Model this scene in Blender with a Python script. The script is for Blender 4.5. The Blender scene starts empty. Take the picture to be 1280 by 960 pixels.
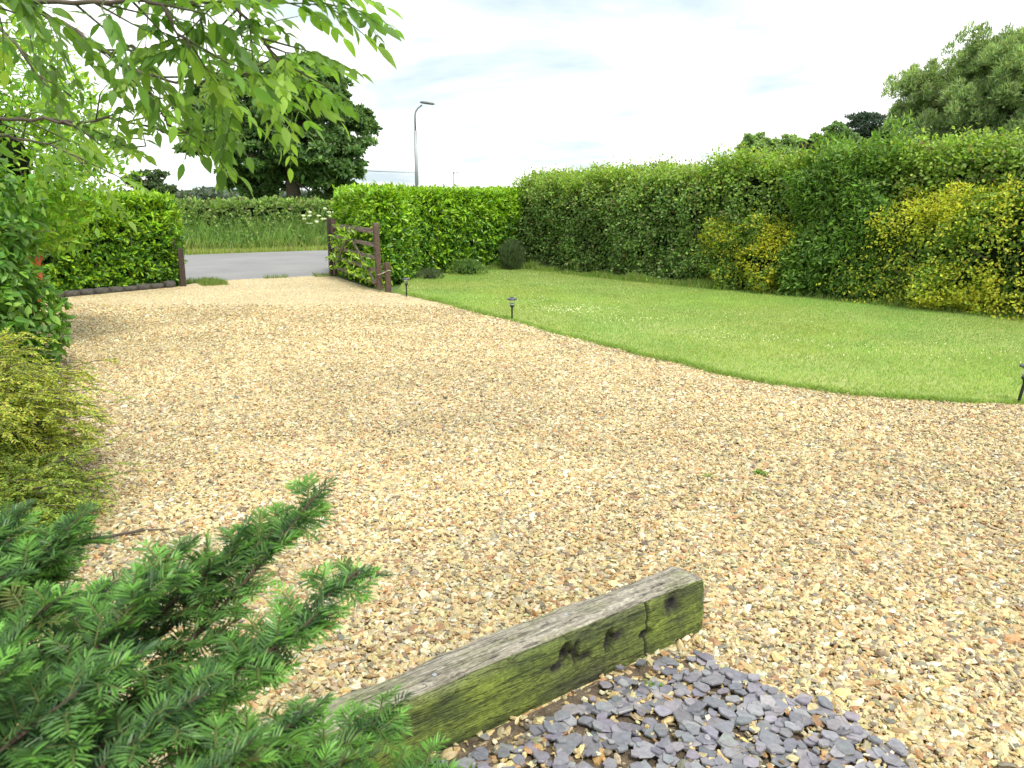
import bpy, math, random
import numpy as np
from mathutils import Vector, Matrix
R = math.radians
S = bpy.context.scene
COL = S.collection
rng = np.random.default_rng(7)
random.seed(7)

# ------------------------------------------------------------------ camera
cam_d = bpy.data.cameras.new('camera'); cam = bpy.data.objects.new('camera', cam_d); COL.objects.link(cam)
cam_d.sensor_width = 36; cam_d.lens = 36 * 1000 / 1280
cam_d.clip_start = .05; cam_d.clip_end = 3000
cam.location = (0, 0, 1.6); cam.rotation_euler = (R(90 - 13.06), 0, 0)
S.camera = cam
cam_d.dof.use_dof = True; cam_d.dof.focus_distance = 5.5; cam_d.dof.aperture_fstop = 9

# ------------------------------------------------------------------ world / sun / exposure
SUN_EL, SUN_AZ = 58, 150      # azimuth measured clockwise from +Y (view direction)
w = bpy.data.worlds.new('World'); S.world = w; w.use_nodes = True
nt = w.node_tree; nt.nodes.clear()
def N(nt, t, **k):
    n = nt.nodes.new(t)
    for a, b in k.items(): setattr(n, a, b)
    return n
out = N(nt, 'ShaderNodeOutputWorld')
sky = N(nt, 'ShaderNodeTexSky', sky_type='NISHITA', sun_disc=False, sun_elevation=R(SUN_EL), sun_rotation=R(SUN_AZ), air_density=1.0, dust_density=2.0)
bg1 = N(nt, 'ShaderNodeBackground'); bg1.inputs[1].default_value = .12
nt.links.new(sky.outputs[0], bg1.inputs[0])
tc = N(nt, 'ShaderNodeTexCoord')
sep = N(nt, 'ShaderNodeSeparateXYZ'); nt.links.new(tc.outputs['Generated'], sep.inputs[0])
mz = N(nt, 'ShaderNodeMath', operation='MAXIMUM'); nt.links.new(sep.outputs[2], mz.inputs[0]); mz.inputs[1].default_value = 0
mz2 = N(nt, 'ShaderNodeMath', operation='ADD'); nt.links.new(mz.outputs[0], mz2.inputs[0]); mz2.inputs[1].default_value = .16
dv = N(nt, 'ShaderNodeVectorMath', operation='DIVIDE')
cmb = N(nt, 'ShaderNodeCombineXYZ')
for i in range(3): nt.links.new(mz2.outputs[0], cmb.inputs[i])
nt.links.new(tc.outputs['Generated'], dv.inputs[0]); nt.links.new(cmb.outputs[0], dv.inputs[1])
nz = N(nt, 'ShaderNodeTexNoise'); nz.inputs['Scale'].default_value = .85; nz.inputs['Detail'].default_value = 7; nz.inputs['Roughness'].default_value = .55
nz.inputs['Distortion'].default_value = .3
nt.links.new(dv.outputs[0], nz.inputs['Vector'])
cr = N(nt, 'ShaderNodeValToRGB'); e = cr.color_ramp.elements
e[0].position = .36; e[0].color = (.35, .415, .45, 1)
e[1].position = .50; e[1].color = (.80, .80, .79, 1)
m_ = cr.color_ramp.elements.new(.43); m_.color = (.46, .50, .52, 1)
nt.links.new(nz.outputs['Fac'], cr.inputs[0])
bg2 = N(nt, 'ShaderNodeBackground'); bg2.inputs[1].default_value = .95
nt.links.new(cr.outputs[0], bg2.inputs[0])
mix = N(nt, 'ShaderNodeMixShader'); mix.inputs[0].default_value = .9
nt.links.new(bg1.outputs[0], mix.inputs[1]); nt.links.new(bg2.outputs[0], mix.inputs[2]); nt.links.new(mix.outputs[0], out.inputs[0])

sd = bpy.data.lights.new('sun', 'SUN'); sun = bpy.data.objects.new('sun', sd); COL.objects.link(sun)
sd.energy = 1.5; sd.angle = R(14); sd.color = (1, .96, .88)
az, el = R(SUN_AZ), R(SUN_EL)
sdir = Vector((math.sin(az) * math.cos(el), math.cos(az) * math.cos(el), math.sin(el)))
sun.rotation_euler = sdir.to_track_quat('Z', 'Y').to_euler()
vs = S.view_settings; vs.view_transform = 'Standard'; vs.look = 'None'; vs.gamma = 1; vs.use_curve_mapping = False; vs.exposure = 1.2
S.render.engine = 'CYCLES'
S.cycles.max_bounces = 6; S.cycles.transparent_max_bounces = 4

# ------------------------------------------------------------------ helpers
def tag(o, label=None, cat=None, group=None, kind=None):
    if label: o['label'] = label
    if cat: o['category'] = cat
    if group: o['group'] = group
    if kind: o['kind'] = kind
    return o
def empty(name, loc=(0, 0, 0), rz=0, **k):
    o = bpy.data.objects.new(name, None); COL.objects.link(o); o.location = loc; o.rotation_euler = (0, 0, rz)
    o.empty_display_size = .1
    return tag(o, **k)
def copy_tree(o, parent=None):
    c = o.copy(); COL.objects.link(c)
    if parent: c.parent = parent
    for ch in list(o.children): copy_tree(ch, c)
    return c
def lin(*c):
    return tuple(((v / 255) / 12.92 if v / 255 <= .04045 else ((v / 255 + .055) / 1.055) ** 2.4) for v in c)
def h3(i, j, k, s):
    n = (i * 374761393 + j * 668265263 + k * 2147483647 + s * 974634777) & 0xffffffff
    n = ((n ^ (n >> 13)) * 1274126177) & 0xffffffff
    n = n ^ (n >> 16)
    return (n & 0xffff) / 65535.0
def noise(P, scale=1.0, seed=0):
    P = np.asarray(P, float) * scale; I = np.floor(P).astype(np.int64); f = P - I; f = f * f * (3 - 2 * f)
    r = 0
    for a in (0, 1):
        for b in (0, 1):
            for c in (0, 1):
                wgt = (f[:, 0] if a else 1 - f[:, 0]) * (f[:, 1] if b else 1 - f[:, 1]) * (f[:, 2] if c else 1 - f[:, 2])
                r = r + wgt * h3(I[:, 0] + a, I[:, 1] + b, I[:, 2] + c, seed)
    return r * 2 - 1
def fnoise(P, scale=1.0, seed=0, o=3):
    r = 0; a = 1
    for i in range(o): r = r + a * noise(P, scale * 2 ** i, seed + i * 17); a *= .5
    return r / 1.75
def unit(v):
    return v / (np.linalg.norm(v, axis=1, keepdims=True) + 1e-9)
def runit(n): return unit(rng.normal(size=(n, 3)))

class MB:
    """collects vertices, faces of one size group, colours"""
    def __init__(s): s.v = []; s.f = []; s.c = []; s.n = 0; s.mi = []
    def add(s, v, faces, col=(.1, .1, .1), mi=0):
        v = np.asarray(v, float)
        s.v.append(v)
        c = np.asarray(col, float)
        if c.ndim == 1: c = np.tile(c, (len(v), 1))
        s.c.append(c)
        if not isinstance(faces, list): faces = [faces]
        for f in faces:
            f = np.asarray(f, np.int64) + s.n
            s.f.append(f); s.mi.append(mi)
        s.n += len(v)
        return s
    def tube(s, pts, rad, col=(.1, .08, .06), seg=6, mi=0, cap=True):
        pts = np.asarray(pts, float); n = len(pts)
        rad = np.full(n, rad, float) if np.isscalar(rad) else np.asarray(rad, float)
        T = np.gradient(pts, axis=0); T = unit(T)
        ref = np.array([0, 0, 1.]) if abs(T[0][2]) < .9 else np.array([1., 0, 0])
        A = unit(np.cross(T, ref)); B = np.cross(T, A)
        a = np.linspace(0, 2 * math.pi, seg, endpoint=False)
        V = pts[:, None, :] + rad[:, None, None] * (np.cos(a)[None, :, None] * A[:, None, :] + np.sin(a)[None, :, None] * B[:, None, :])
        V = V.reshape(-1, 3); F = []
        for i in range(n - 1):
            for k in range(seg):
                F.append((i * seg + k, i * seg + (k + 1) % seg, (i + 1) * seg + (k + 1) % seg, (i + 1) * seg + k))
        fs = [np.array(F)]
        if cap:
            fs.append(np.array([list(range(seg))[::-1]])); fs.append(np.array([[(n - 1) * seg + k for k in range(seg)]]))
        s.add(V, fs, col, mi); return s
    def box(s, c, d, rz=0, col=(.3, .3, .3), mi=0, M=None):
        x, y, z = [q / 2 for q in d]
        V = np.array([[-x, -y, -z], [x, -y, -z], [x, y, -z], [-x, y, -z], [-x, -y, z], [x, -y, z], [x, y, z], [-x, y, z]])
        if M is not None: V = V @ np.array(M).T
        ca, sa = math.cos(rz), math.sin(rz)
        V = V @ np.array([[ca, sa, 0], [-sa, ca, 0], [0, 0, 1]]) + np.array(c)
        s.add(V, [np.array([[0, 3, 2, 1], [4, 5, 6, 7], [0, 1, 5, 4], [1, 2, 6, 5], [2, 3, 7, 6], [3, 0, 4, 7]])], col, mi); return s
    def lathe(s, prof, c=(0, 0, 0), seg=20, col=(.3, .3, .3), mi=0):
        a = np.linspace(0, 2 * math.pi, seg, endpoint=False); V = []
        for r, z in prof:
            for t in a: V.append((c[0] + r * math.cos(t), c[1] + r * math.sin(t), c[2] + z))
        F = []
        for i in range(len(prof) - 1):
            for k in range(seg): F.append((i * seg + k, i * seg + (k + 1) % seg, (i + 1) * seg + (k + 1) % seg, (i + 1) * seg + k))
        n = len(prof)
        s.add(V, [np.array(F), np.array([list(range(seg))[::-1]]), np.array([[(n - 1) * seg + k for k in range(seg)]])], col, mi); return s
    def build(s, name, mats, parent=None, smooth=False):
        me = bpy.data.meshes.new(name)
        V = np.concatenate(s.v); C = np.concatenate(s.c)
        me.vertices.add(len(V)); me.vertices.foreach_set('co', V.astype(np.float32).ravel())
        li = np.concatenate([f.ravel() for f in s.f]); tot = np.concatenate([np.full(len(f), f.shape[1]) for f in s.f])
        st = np.concatenate([[0], np.cumsum(tot)[:-1]])
        mi = np.concatenate([np.full(len(f), m) for f, m in zip(s.f, s.mi)])
        me.loops.add(len(li)); me.loops.foreach_set('vertex_index', li.astype(np.int32))
        me.polygons.add(len(tot)); me.polygons.foreach_set('loop_start', st.astype(np.int32)); me.polygons.foreach_set('loop_total', tot.astype(np.int32))
        me.polygons.foreach_set('material_index', mi.astype(np.int32))
        me.polygons.foreach_set('use_smooth', np.full(len(tot), smooth))
        me.update(calc_edges=True); me.validate()
        at = me.attributes.new('col', 'FLOAT_COLOR', 'POINT')
        at.data.foreach_set('color', np.concatenate([C, np.ones((len(C), 1))], 1).astype(np.float32).ravel())
        for m in (mats if isinstance(mats, (list, tuple)) else [mats]): me.materials.append(m)
        o = bpy.data.objects.new(name, me); COL.objects.link(o)
        if parent: o.parent = parent
        return o

def leaves(mb, P, D, Nn, L, W, C, droop=.15, fold=.12, mi=0):
    """N folded leaves of six vertices; C is (N,3)"""
    n = len(P); D = unit(D); Sd = unit(np.cross(D, Nn)); U = np.cross(Sd, D)
    L = np.broadcast_to(L, (n,))[:, None]; W = np.broadcast_to(W, (n,))[:, None]
    f = fold * W
    v = np.stack([P, P + D * .3 * L + Sd * .5 * W + U * f, P + D * .7 * L + Sd * .4 * W + U * (f - .5 * droop * L),
                  P + D * L - U * droop * L, P + D * .7 * L - Sd * .4 * W + U * (f - .5 * droop * L), P + D * .3 * L - Sd * .5 * W + U * f], 1).reshape(-1, 3)
    b = np.arange(n)[:, None] * 6
    F = np.concatenate([b + np.array([[0, 1, 2, 3]]), b + np.array([[0, 3, 4, 5]])])
    mb.add(v, [F], np.repeat(C, 6, 0), mi)
def blades(mb, P, H, W, lean, C):
    n = len(P); a = rng.uniform(0, 2 * math.pi, n); sx = np.stack([np.cos(a), np.sin(a), 0 * a], 1)
    b = rng.uniform(0, 2 * math.pi, n); ln = np.stack([np.cos(b), np.sin(b), 0 * b], 1) * (rng.uniform(.1, 1, n) * lean * H)[:, None]
    H = np.broadcast_to(H, (n,))[:, None]; W = np.broadcast_to(W, (n,))[:, None]; up = np.array([[0, 0, 1.]])
    v = np.stack([P - sx * W / 2, P + sx * W / 2, P + sx * W * .35 + up * H * .6 + ln * .4, P + up * H + ln, P - sx * W * .35 + up * H * .6 + ln * .4], 1).reshape(-1, 3)
    k = np.arange(n)[:, None] * 5
    mb.add(v, [k + np.array([[0, 1, 2, 3, 4]])], np.repeat(C, 5, 0))
def pal(n, cols, jit=.18, wts=None):
    cols = np.array(cols); i = rng.choice(len(cols), n, p=None if wts is None else np.array(wts) / sum(wts))
    return np.clip(cols[i] * (1 + rng.normal(0, jit, (n, 1))) * (1 + rng.normal(0, jit * .3, (n, 3))), .003, .95)
def inpoly(P, poly):
    x, y = P[:, 0], P[:, 1]; r = np.zeros(len(P), bool); n = len(poly)
    for i in range(n):
        x1, y1 = poly[i]; x2, y2 = poly[(i + 1) % n]
        c = ((y1 > y) != (y2 > y)) & (x < (x2 - x1) * (y - y1) / (y2 - y1 + 1e-12) + x1); r ^= c
    return r

# ------------------------------------------------------------------ materials
def mat(name):
    m = bpy.data.materials.new(name); m.use_nodes = True; t = m.node_tree; b = t.nodes['Principled BSDF']; return m, t, b
def leafmat(name, rough=.5, trans=.35, spec=.4, boost=1.25):
    m, t, b = mat(name)
    a = N(t, 'ShaderNodeAttribute', attribute_name='col'); t.links.new(a.outputs['Color'], b.inputs['Base Color'])
    b.inputs['Roughness'].default_value = rough; b.inputs['Specular IOR Level'].default_value = spec
    tr = N(t, 'ShaderNodeBsdfTranslucent'); mx = N(t, 'ShaderNodeMixShader'); mx.inputs[0].default_value = trans
    mul = N(t, 'ShaderNodeMix', data_type='RGBA', blend_type='MULTIPLY'); mul.inputs[0].default_value = 1
    t.links.new(a.outputs['Color'], mul.inputs[6]); mul.inputs[7].default_value = (boost * 1.25, boost * 1.3, boost * .55, 1)
    t.links.new(mul.outputs[2], tr.inputs[0])
    t.links.new(b.outputs[0], mx.inputs[1]); t.links.new(tr.outputs[0], mx.inputs[2]); t.links.new(mx.outputs[0], t.nodes['Material Output'].inputs[0])
    return m
def solid(name, c, rough=.6, metal=0, nscale=20, namt=.25, bump=.0, spec=.5):
    m, t, b = mat(name)
    tc = N(t, 'ShaderNodeTexCoord'); nz = N(t, 'ShaderNodeTexNoise'); nz.inputs['Scale'].default_value = nscale; nz.inputs['Detail'].default_value = 5
    t.links.new(tc.outputs['Object'], nz.inputs['Vector'])
    r = N(t, 'ShaderNodeValToRGB'); r.color_ramp.elements[0].position = .3; r.color_ramp.elements[1].position = .7
    r.color_ramp.elements[0].color = (*[v * (1 - namt) for v in c], 1); r.color_ramp.elements[1].color = (*[min(1, v * (1 + namt)) for v in c], 1)
    t.links.new(nz.outputs['Fac'], r.inputs[0]); t.links.new(r.outputs[0], b.inputs['Base Color'])
    b.inputs['Roughness'].default_value = rough; b.inputs['Metallic'].default_value = metal; b.inputs['Specular IOR Level'].default_value = spec
    if bump:
        bp = N(t, 'ShaderNodeBump'); bp.inputs['Strength'].default_value = bump; bp.inputs['Distance'].default_value = .01
        t.links.new(nz.outputs['Fac'], bp.inputs['Height']); t.links.new(bp.outputs[0], b.inputs['Normal'])
    return m
M_leaf = leafmat('leaf'); M_gloss = leafmat('glossy_leaf', .38, .25, .5); M_thin = leafmat('thin_leaf', .5, .5, .35); M_needle = leafmat('needle', .45, .2, .35)
M_bark = solid('bark', (.10, .08, .06), .9, nscale=14, namt=.4, bump=.5)
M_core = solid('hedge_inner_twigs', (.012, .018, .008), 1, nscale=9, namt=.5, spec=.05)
M_black = solid('black_plastic', (.012, .013, .015), .35)
M_cap = solid('solar_cap', (.05, .06, .075), .25, spec=.7)
M_galv = solid('galvanised_steel', (.33, .35, .37), .5, .3, namt=.1)
M_iron = solid('grey_iron', (.16, .17, .18), .5, .4)
M_terra = solid('terracotta', lin(165, 82, 52), .85, nscale=9, namt=.2, bump=.3)
M_stone = solid('edging_stone', (.07, .065, .055), .95, nscale=20, namt=.4, bump=.8)
M_rope = solid('pale_rope', (.5, .46, .38), .9)
M_petal = solid('white_petals', (.8, .82, .75), .7, namt=.05)
m, t, b = mat('clear_plastic'); b.inputs['Base Color'].default_value = (.9, .92, .9, 1); b.inputs['Roughness'].default_value = .12
b.inputs['Transmission Weight'].default_value = .9; b.inputs['IOR'].default_value = 1.2; M_clear = m

STONES = [lin(*c) for c in [(186, 174, 128), (180, 156, 104), (168, 130, 80), (142, 103, 66), (150, 142, 116), (202, 196, 168), (114, 95, 70), (172, 153, 121), (102, 97, 85), (184, 164, 114)]]
STONES = [tuple(c[k] * .98 + .1 * (.44, .41, .29)[k] for k in range(3)) for c in STONES]
SW = [25, 17, 9, 5, 10, 13, 7, 10, 4, 16]
def gravel_mat():
    m, t, b = mat('gravel_ground')
    tc = N(t, 'ShaderNodeTexCoord')
    dist = N(t, 'ShaderNodeTexNoise'); dist.inputs['Scale'].default_value = 60; t.links.new(tc.outputs['Object'], dist.inputs['Vector'])
    vm = N(t, 'ShaderNodeVectorMath', operation='MULTIPLY_ADD'); vm.inputs[1].default_value = (.012, .012, 0)
    t.links.new(dist.outputs['Color'], vm.inputs[0]); t.links.new(tc.outputs['Object'], vm.inputs[2])
    v = N(t, 'ShaderNodeTexVoronoi'); v.inputs['Scale'].default_value = 50; t.links.new(vm.outputs[0], v.inputs['Vector'])
    sp = N(t, 'ShaderNodeSeparateColor'); t.links.new(v.outputs['Color'], sp.inputs[0])
    r = N(t, 'ShaderNodeValToRGB'); r.color_ramp.interpolation = 'CONSTANT'; acc = 0
    el_ = r.color_ramp.elements
    for i, (c, wg) in enumerate(zip(STONES, SW)):
        p = acc / sum(SW); acc += wg
        q = el_[i] if i < 2 else el_.new(p)
        q.position = p; q.color = (*c, 1)
    t.links.new(sp.outputs[0], r.inputs[0])
    dk = N(t, 'ShaderNodeMapRange'); dk.inputs[1].default_value = .35; dk.inputs[2].default_value = .75; dk.inputs[3].default_value = 1; dk.inputs[4].default_value = .75
    t.links.new(v.outputs['Distance'], dk.inputs[0])
    big = N(t, 'ShaderNodeTexNoise'); big.inputs['Scale'].default_value = 1.1; big.inputs['Detail'].default_value = 4; t.links.new(tc.outputs['Object'], big.inputs['Vector'])
    bm = N(t, 'ShaderNodeMapRange'); bm.inputs[1].default_value = .3; bm.inputs[2].default_value = .7; bm.inputs[3].default_value = 1.14; bm.inputs[4].default_value = 1.34
    t.links.new(big.outputs['Fac'], bm.inputs[0])
    mm = N(t, 'ShaderNodeMath', operation='MULTIPLY'); t.links.new(dk.outputs[0], mm.inputs[0]); t.links.new(bm.outputs[0], mm.inputs[1])
    mul = N(t, 'ShaderNodeVectorMath', operation='SCALE'); t.links.new(r.outputs[0], mul.inputs[0]); t.links.new(mm.outputs[0], mul.inputs['Scale'])
    t.links.new(mul.outputs[0], b.inputs['Base Color']); b.inputs['Roughness'].default_value = .8
    bp = N(t, 'ShaderNodeBump', invert=True); bp.inputs['Strength'].default_value = .9; bp.inputs['Distance'].default_value = .012
    t.links.new(v.outputs['Distance'], bp.inputs['Height']); t.links.new(bp.outputs[0], b.inputs['Normal'])
    return m
def ramp_mat(name, stops, scale, detail=6, rough=.9, bump=.4, bdist=.01, fine=None):
    m, t, b = mat(name); tc = N(t, 'ShaderNodeTexCoord')
    nz = N(t, 'ShaderNodeTexNoise'); nz.inputs['Scale'].default_value = scale; nz.inputs['Detail'].default_value = detail; nz.inputs['Roughness'].default_value = .6
    t.links.new(tc.outputs['Object'], nz.inputs['Vector'])
    r = N(t, 'ShaderNodeValToRGB')
    for i, (p, c) in enumerate(stops):
        q = r.color_ramp.elements[i] if i < 2 else r.color_ramp.elements.new(p)
        q.position = p; q.color = (*c, 1)
    t.links.new(nz.outputs['Fac'], r.inputs[0])
    src = r.outputs[0]; h = nz.outputs['Fac']
    if fine:
        n2 = N(t, 'ShaderNodeTexNoise'); n2.inputs['Scale'].default_value = fine[0]; n2.inputs['Detail'].default_value = 3; t.links.new(tc.outputs['Object'], n2.inputs['Vector'])
        mr = N(t, 'ShaderNodeMapRange'); mr.inputs[1].default_value = .3; mr.inputs[2].default_value = .7; mr.inputs[3].default_value = 1 - fine[1]; mr.inputs[4].default_value = 1 + fine[1]
        t.links.new(n2.outputs['Fac'], mr.inputs[0]); sc = N(t, 'ShaderNodeVectorMath', operation='SCALE')
        t.links.new(src, sc.inputs[0]); t.links.new(mr.outputs[0], sc.inputs['Scale']); src = sc.outputs[0]; h = n2.outputs['Fac']
    t.links.new(src, b.inputs['Base Color']); b.inputs['Roughness'].default_value = rough
    bp = N(t, 'ShaderNodeBump'); bp.inputs['Strength'].default_value = bump; bp.inputs['Distance'].default_value = bdist
    t.links.new(h, bp.inputs['Height']); t.links.new(bp.outputs[0], b.inputs['Normal'])
    return m
M_gravel = gravel_mat()
M_soil = ramp_mat('soil', [(.3, (.07, .05, .032)), (.7, (.17, .13, .085))], 14, fine=(120, .35), bump=.8)
M_field = ramp_mat('field_grass', [(.3, (.07, .13, .03)), (.7, (.14, .20, .05))], .6, fine=(30, .3))
M_lawn = ramp_mat('lawn_turf', [(.32, (.22, .31, .07)), (.52, (.29, .37, .09)), (.7, (.36, .40, .14))], .9, fine=(160, .35), bump=.8)
M_road = ramp_mat('asphalt', [(.3, (.19, .19, .19)), (.7, (.25, .25, .245))], .7, fine=(180, .2), rough=.85, bump=.3)
m, t, b = mat('gravel_stone'); a = N(t, 'ShaderNodeAttribute', attribute_name='scol', attribute_type='INSTANCER')
nz = N(t, 'ShaderNodeTexNoise'); nz.inputs['Scale'].default_value = 1.6; tc = N(t, 'ShaderNodeTexCoord'); t.links.new(tc.outputs['Object'], nz.inputs['Vector'])
mr = N(t, 'ShaderNodeMapRange'); mr.inputs[1].default_value = .3; mr.inputs[2].default_value = .7; mr.inputs[3].default_value = .8; mr.inputs[4].default_value = 1.15
t.links.new(nz.outputs['Fac'], mr.inputs[0]); sc = N(t, 'ShaderNodeVectorMath', operation='SCALE'); t.links.new(a.outputs['Color'], sc.inputs[0]); t.links.new(mr.outputs[0], sc.inputs['Scale'])
t.links.new(sc.outputs[0], b.inputs['Base Color']); b.inputs['Roughness'].default_value = .55; M_pebble = m
m, t, b = mat('slate'); a = N(t, 'ShaderNodeAttribute', attribute_name='col')
nz = N(t, 'ShaderNodeTexNoise'); nz.inputs['Scale'].default_value = 60; nz.inputs['Detail'].default_value = 5; tc = N(t, 'ShaderNodeTexCoord'); t.links.new(tc.outputs['Object'], nz.inputs['Vector'])
mr = N(t, 'ShaderNodeMapRange'); mr.inputs[1].default_value = .3; mr.inputs[2].default_value = .7; mr.inputs[3].default_value = .8; mr.inputs[4].default_value = 1.2
t.links.new(nz.outputs['Fac'], mr.inputs[0]); sc = N(t, 'ShaderNodeVectorMath', operation='SCALE'); t.links.new(a.outputs['Color'], sc.inputs[0]); t.links.new(mr.outputs[0], sc.inputs['Scale'])
t.links.new(sc.outputs[0], b.inputs['Base Color']); b.inputs['Roughness'].default_value = .5
bp = N(t, 'ShaderNodeBump'); bp.inputs['Strength'].default_value = .4; bp.inputs['Distance'].default_value = .003; t.links.new(nz.outputs['Fac'], bp.inputs['Height']); t.links.new(bp.outputs[0], b.inputs['Normal'])
M_slate = m

# ------------------------------------------------------------------ ground
def sheet(name, poly, z, m, skirt=0):
    import bmesh
    bm = bmesh.new(); vs_ = [bm.verts.new((x, y, z)) for x, y in poly]; f = bm.faces.new(vs_)
    if f.normal.z < 0: f.normal_flip()
    if skirt:
        for i in range(len(vs_)):
            a, b2 = vs_[i], vs_[(i + 1) % len(vs_)]
            c = bm.verts.new((b2.co.x, b2.co.y, z - skirt)); d = bm.verts.new((a.co.x, a.co.y, z - skirt)); bm.faces.new((a, b2, c, d))
    bmesh.ops.triangulate(bm, faces=[q for q in bm.faces if len(q.verts) > 4])
    me = bpy.data.meshes.new(name); bm.to_mesh(me); bm.free(); me.materials.append(m)
    o = bpy.data.objects.new(name, me); COL.objects.link(o); o['kind'] = 'structure'; return o
sheet('ground', [(-1500, -300), (1500, -300), (1500, 2500), (-1500, 2500)], -.03, M_field)
rd = np.array([.866, .5]); rn = np.array([-.5, .866]); r0 = np.array([-5.2, 16.45])
def rp(s, t): return tuple(r0 + rd * s + rn * t)
# the road edges wander a little
edge_n = [rp(s, .12 * math.sin(s * .7) + .05 * math.sin(s * 2.3)) for s in np.linspace(-60, 80, 90)]
edge_f = [rp(s, 8.35 + .1 * math.sin(s * .5)) for s in np.linspace(80, -60, 90)]
sheet('road', edge_n + edge_f, -.006, M_road)
DRIVE = [(-8.6, 12.5), (-7.45, 13.3), (-6.25, 14.9), (-6.1, 15.8), (-5.4, 16.38), (-4.7, 16.75), (-3.9, 17.25), (-3.6, 16.7), (-2.5, 14.5), (-2.1, 13.9), (-1.5, 13.5), (2, 11), (8, 8), (9, -1.5), (-3, -1.5), (-2.3, 1.2), (-2.1, 3.6), (-2.9, 5.1), (-5.2, 9)]
sheet('driveway', DRIVE, 0, M_gravel)
LAWN = [(-2.0, 13.95), (-1.6, 13.34), (-1.32, 12.88), (-1.0, 12.4), (-.55, 11.55), (0.03, 10.6), (.45, 9.72), (.9, 8.95), (1.28, 8.3), (1.67, 7.77), (1.95, 7.25), (2.25, 6.9), (2.52, 6.66), (2.79, 6.48), (3.3, 6.29), (3.65, 6.2), (4.0, 6.14), (4.7, 6.12), (6, 6.25), (9, 6.7),
        (9, 8.2), (7.2, 10.7), (6.6, 11.5), (5.7, 12.5), (4.9, 13.4), (3.9, 14.4), (2.6, 15.8), (1.2, 17.6), (.15, 19.1), (-.9, 17.9), (-1.9, 16.7), (-2.1, 15.3)]
sheet('lawn', LAWN, .022, M_lawn, .05)
sheet('flower_bed', [(-12, 12.5), (-8.6, 12.5), (-5.2, 9), (-2.9, 5.1), (-2.1, 3.6), (-2.3, 1.2), (-3, -1.5), (-8, -1.5), (-12, 6)], .004, M_soil)
sheet('hedge_bed', [(.2, 19.0), (1.3, 17.3), (2.7, 15.4), (4.0, 13.95), (5.0, 12.9), (5.55, 12.05), (6.3, 11.3), (6.9, 10.72), (9, 7.9), (13, 9), (2, 21)], .026, M_soil)

# gravel stones -----------------------------------------------------
BD = np.array([.806, .592]); BN = np.array([-.592, .806]); BEND = np.array([.735, 2.755]); BL = 2.1; BW = .15
beam_poly = [tuple(BEND + BD * .01), tuple(BEND - BD * BL), tuple(BEND - BD * BL + BN * BW), tuple(BEND + BN * BW + BD * .01)]
SLATE = [(.56, 2.60), (.66, 2.52), (.80, 2.42), (.93, 2.28), (1.05, 2.14), (1.14, 2.0), (1.22, 1.8), (1.25, 1.4), (-.9, 1.2), (-.6, 1.72), (-.3, 1.93), (.1, 2.21), (.35, 2.41), (.5, 2.5)]
SOILP = [(.66, 2.72), (.56, 2.52), (.45, 2.44), (.1, 2.17), (-.5, 1.70), (-.9, 1.3), (-1.2, 1.2), (-.9, 1.54)]
sheet('slate_bed', SLATE[:-4] + [(-.75, 1.66), (-.3, 2.0), (.1, 2.27), (.4, 2.5)], .006, M_soil)
def gravel_pts():
    xs = []
    for y0, y1, dens in ((.9, 4, 9600), (4, 6.5, 8800), (6.5, 9, 7400), (9, 12.5, 4200)):
        a, b2 = -.72 * y1 - .6, .72 * y1 + .6
        n = int((b2 - a) * (y1 - y0) * dens); P = np.stack([rng.uniform(a, b2, n), rng.uniform(y0, y1, n)], 1)
        P = P[np.abs(P[:, 0]) < .72 * P[:, 1] + .6]
        if y1 > 9: P = P[rng.uniform(0, 1, len(P)) < np.clip((12.5 - P[:, 1]) / 2.5, 0, 1)]
        xs.append(P)
    P = np.concatenate(xs); P3 = np.concatenate([P, np.zeros((len(P), 1))], 1)
    jit = .05 * np.stack([fnoise(P3, 2.5, 71), fnoise(P3, 2.5, 72)], 1) * 3 + rng.normal(0, .03, P.shape)
    keep = inpoly(P + jit, DRIVE) & ~(inpoly(P + rng.normal(0, .022, P.shape) * (rng.uniform(0, 1, (len(P), 1)) < .4), LAWN)) & ~inpoly(P, beam_poly)
    ins = inpoly(P + rng.normal(0, .06, P.shape), SLATE); keep &= ~ins | (rng.uniform(0, 1, len(P)) < .16)
    ss = inpoly(P, SOILP); keep &= ~ss | (rng.uniform(0, 1, len(P)) < .16)
    # stray stones kicked into grass and bed
    P = P[keep]; n = len(P)
    z = rng.uniform(.002, .014, n) + .014 * fnoise(np.concatenate([P, np.zeros((n, 1))], 1), 1.6, 3) + .008 * fnoise(np.concatenate([P, np.zeros((n, 1))], 1), 6, 33)
    lower = inpoly(P, SLATE); z[lower] += .010
    return np.concatenate([P, z[:, None]], 1)
GP = gravel_pts(); n = len(GP); print('gravel', n)
me = bpy.data.meshes.new('gravel_stones'); me.vertices.add(n); me.vertices.foreach_set('co', GP.astype(np.float32).ravel())
def pattr(me, nm, ty, key, arr): a = me.attributes.new(nm, ty, 'POINT'); a.data.foreach_set(key, arr.ravel())
pattr(me, 'srot', 'FLOAT_VECTOR', 'vector', np.stack([rng.normal(0, .35, n), rng.normal(0, .35, n), rng.uniform(0, 6.28, n)], 1).astype(np.float32))
sz = np.clip(rng.lognormal(-.05, .34, n), .4, 2.3) * .0069
sz *= 1 + .25 * np.clip(fnoise(GP, .9, 5), -.6, .6)
pattr(me, 'sscl', 'FLOAT_VECTOR', 'vector', (sz[:, None] * np.stack([rng.uniform(1.15, 2.0, n), rng.uniform(.8, 1.1, n), rng.uniform(.4, .75, n)], 1)).astype(np.float32))
pattr(me, 'sidx', 'INT', 'value', rng.integers(0, 8, n).astype(np.int32))
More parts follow.
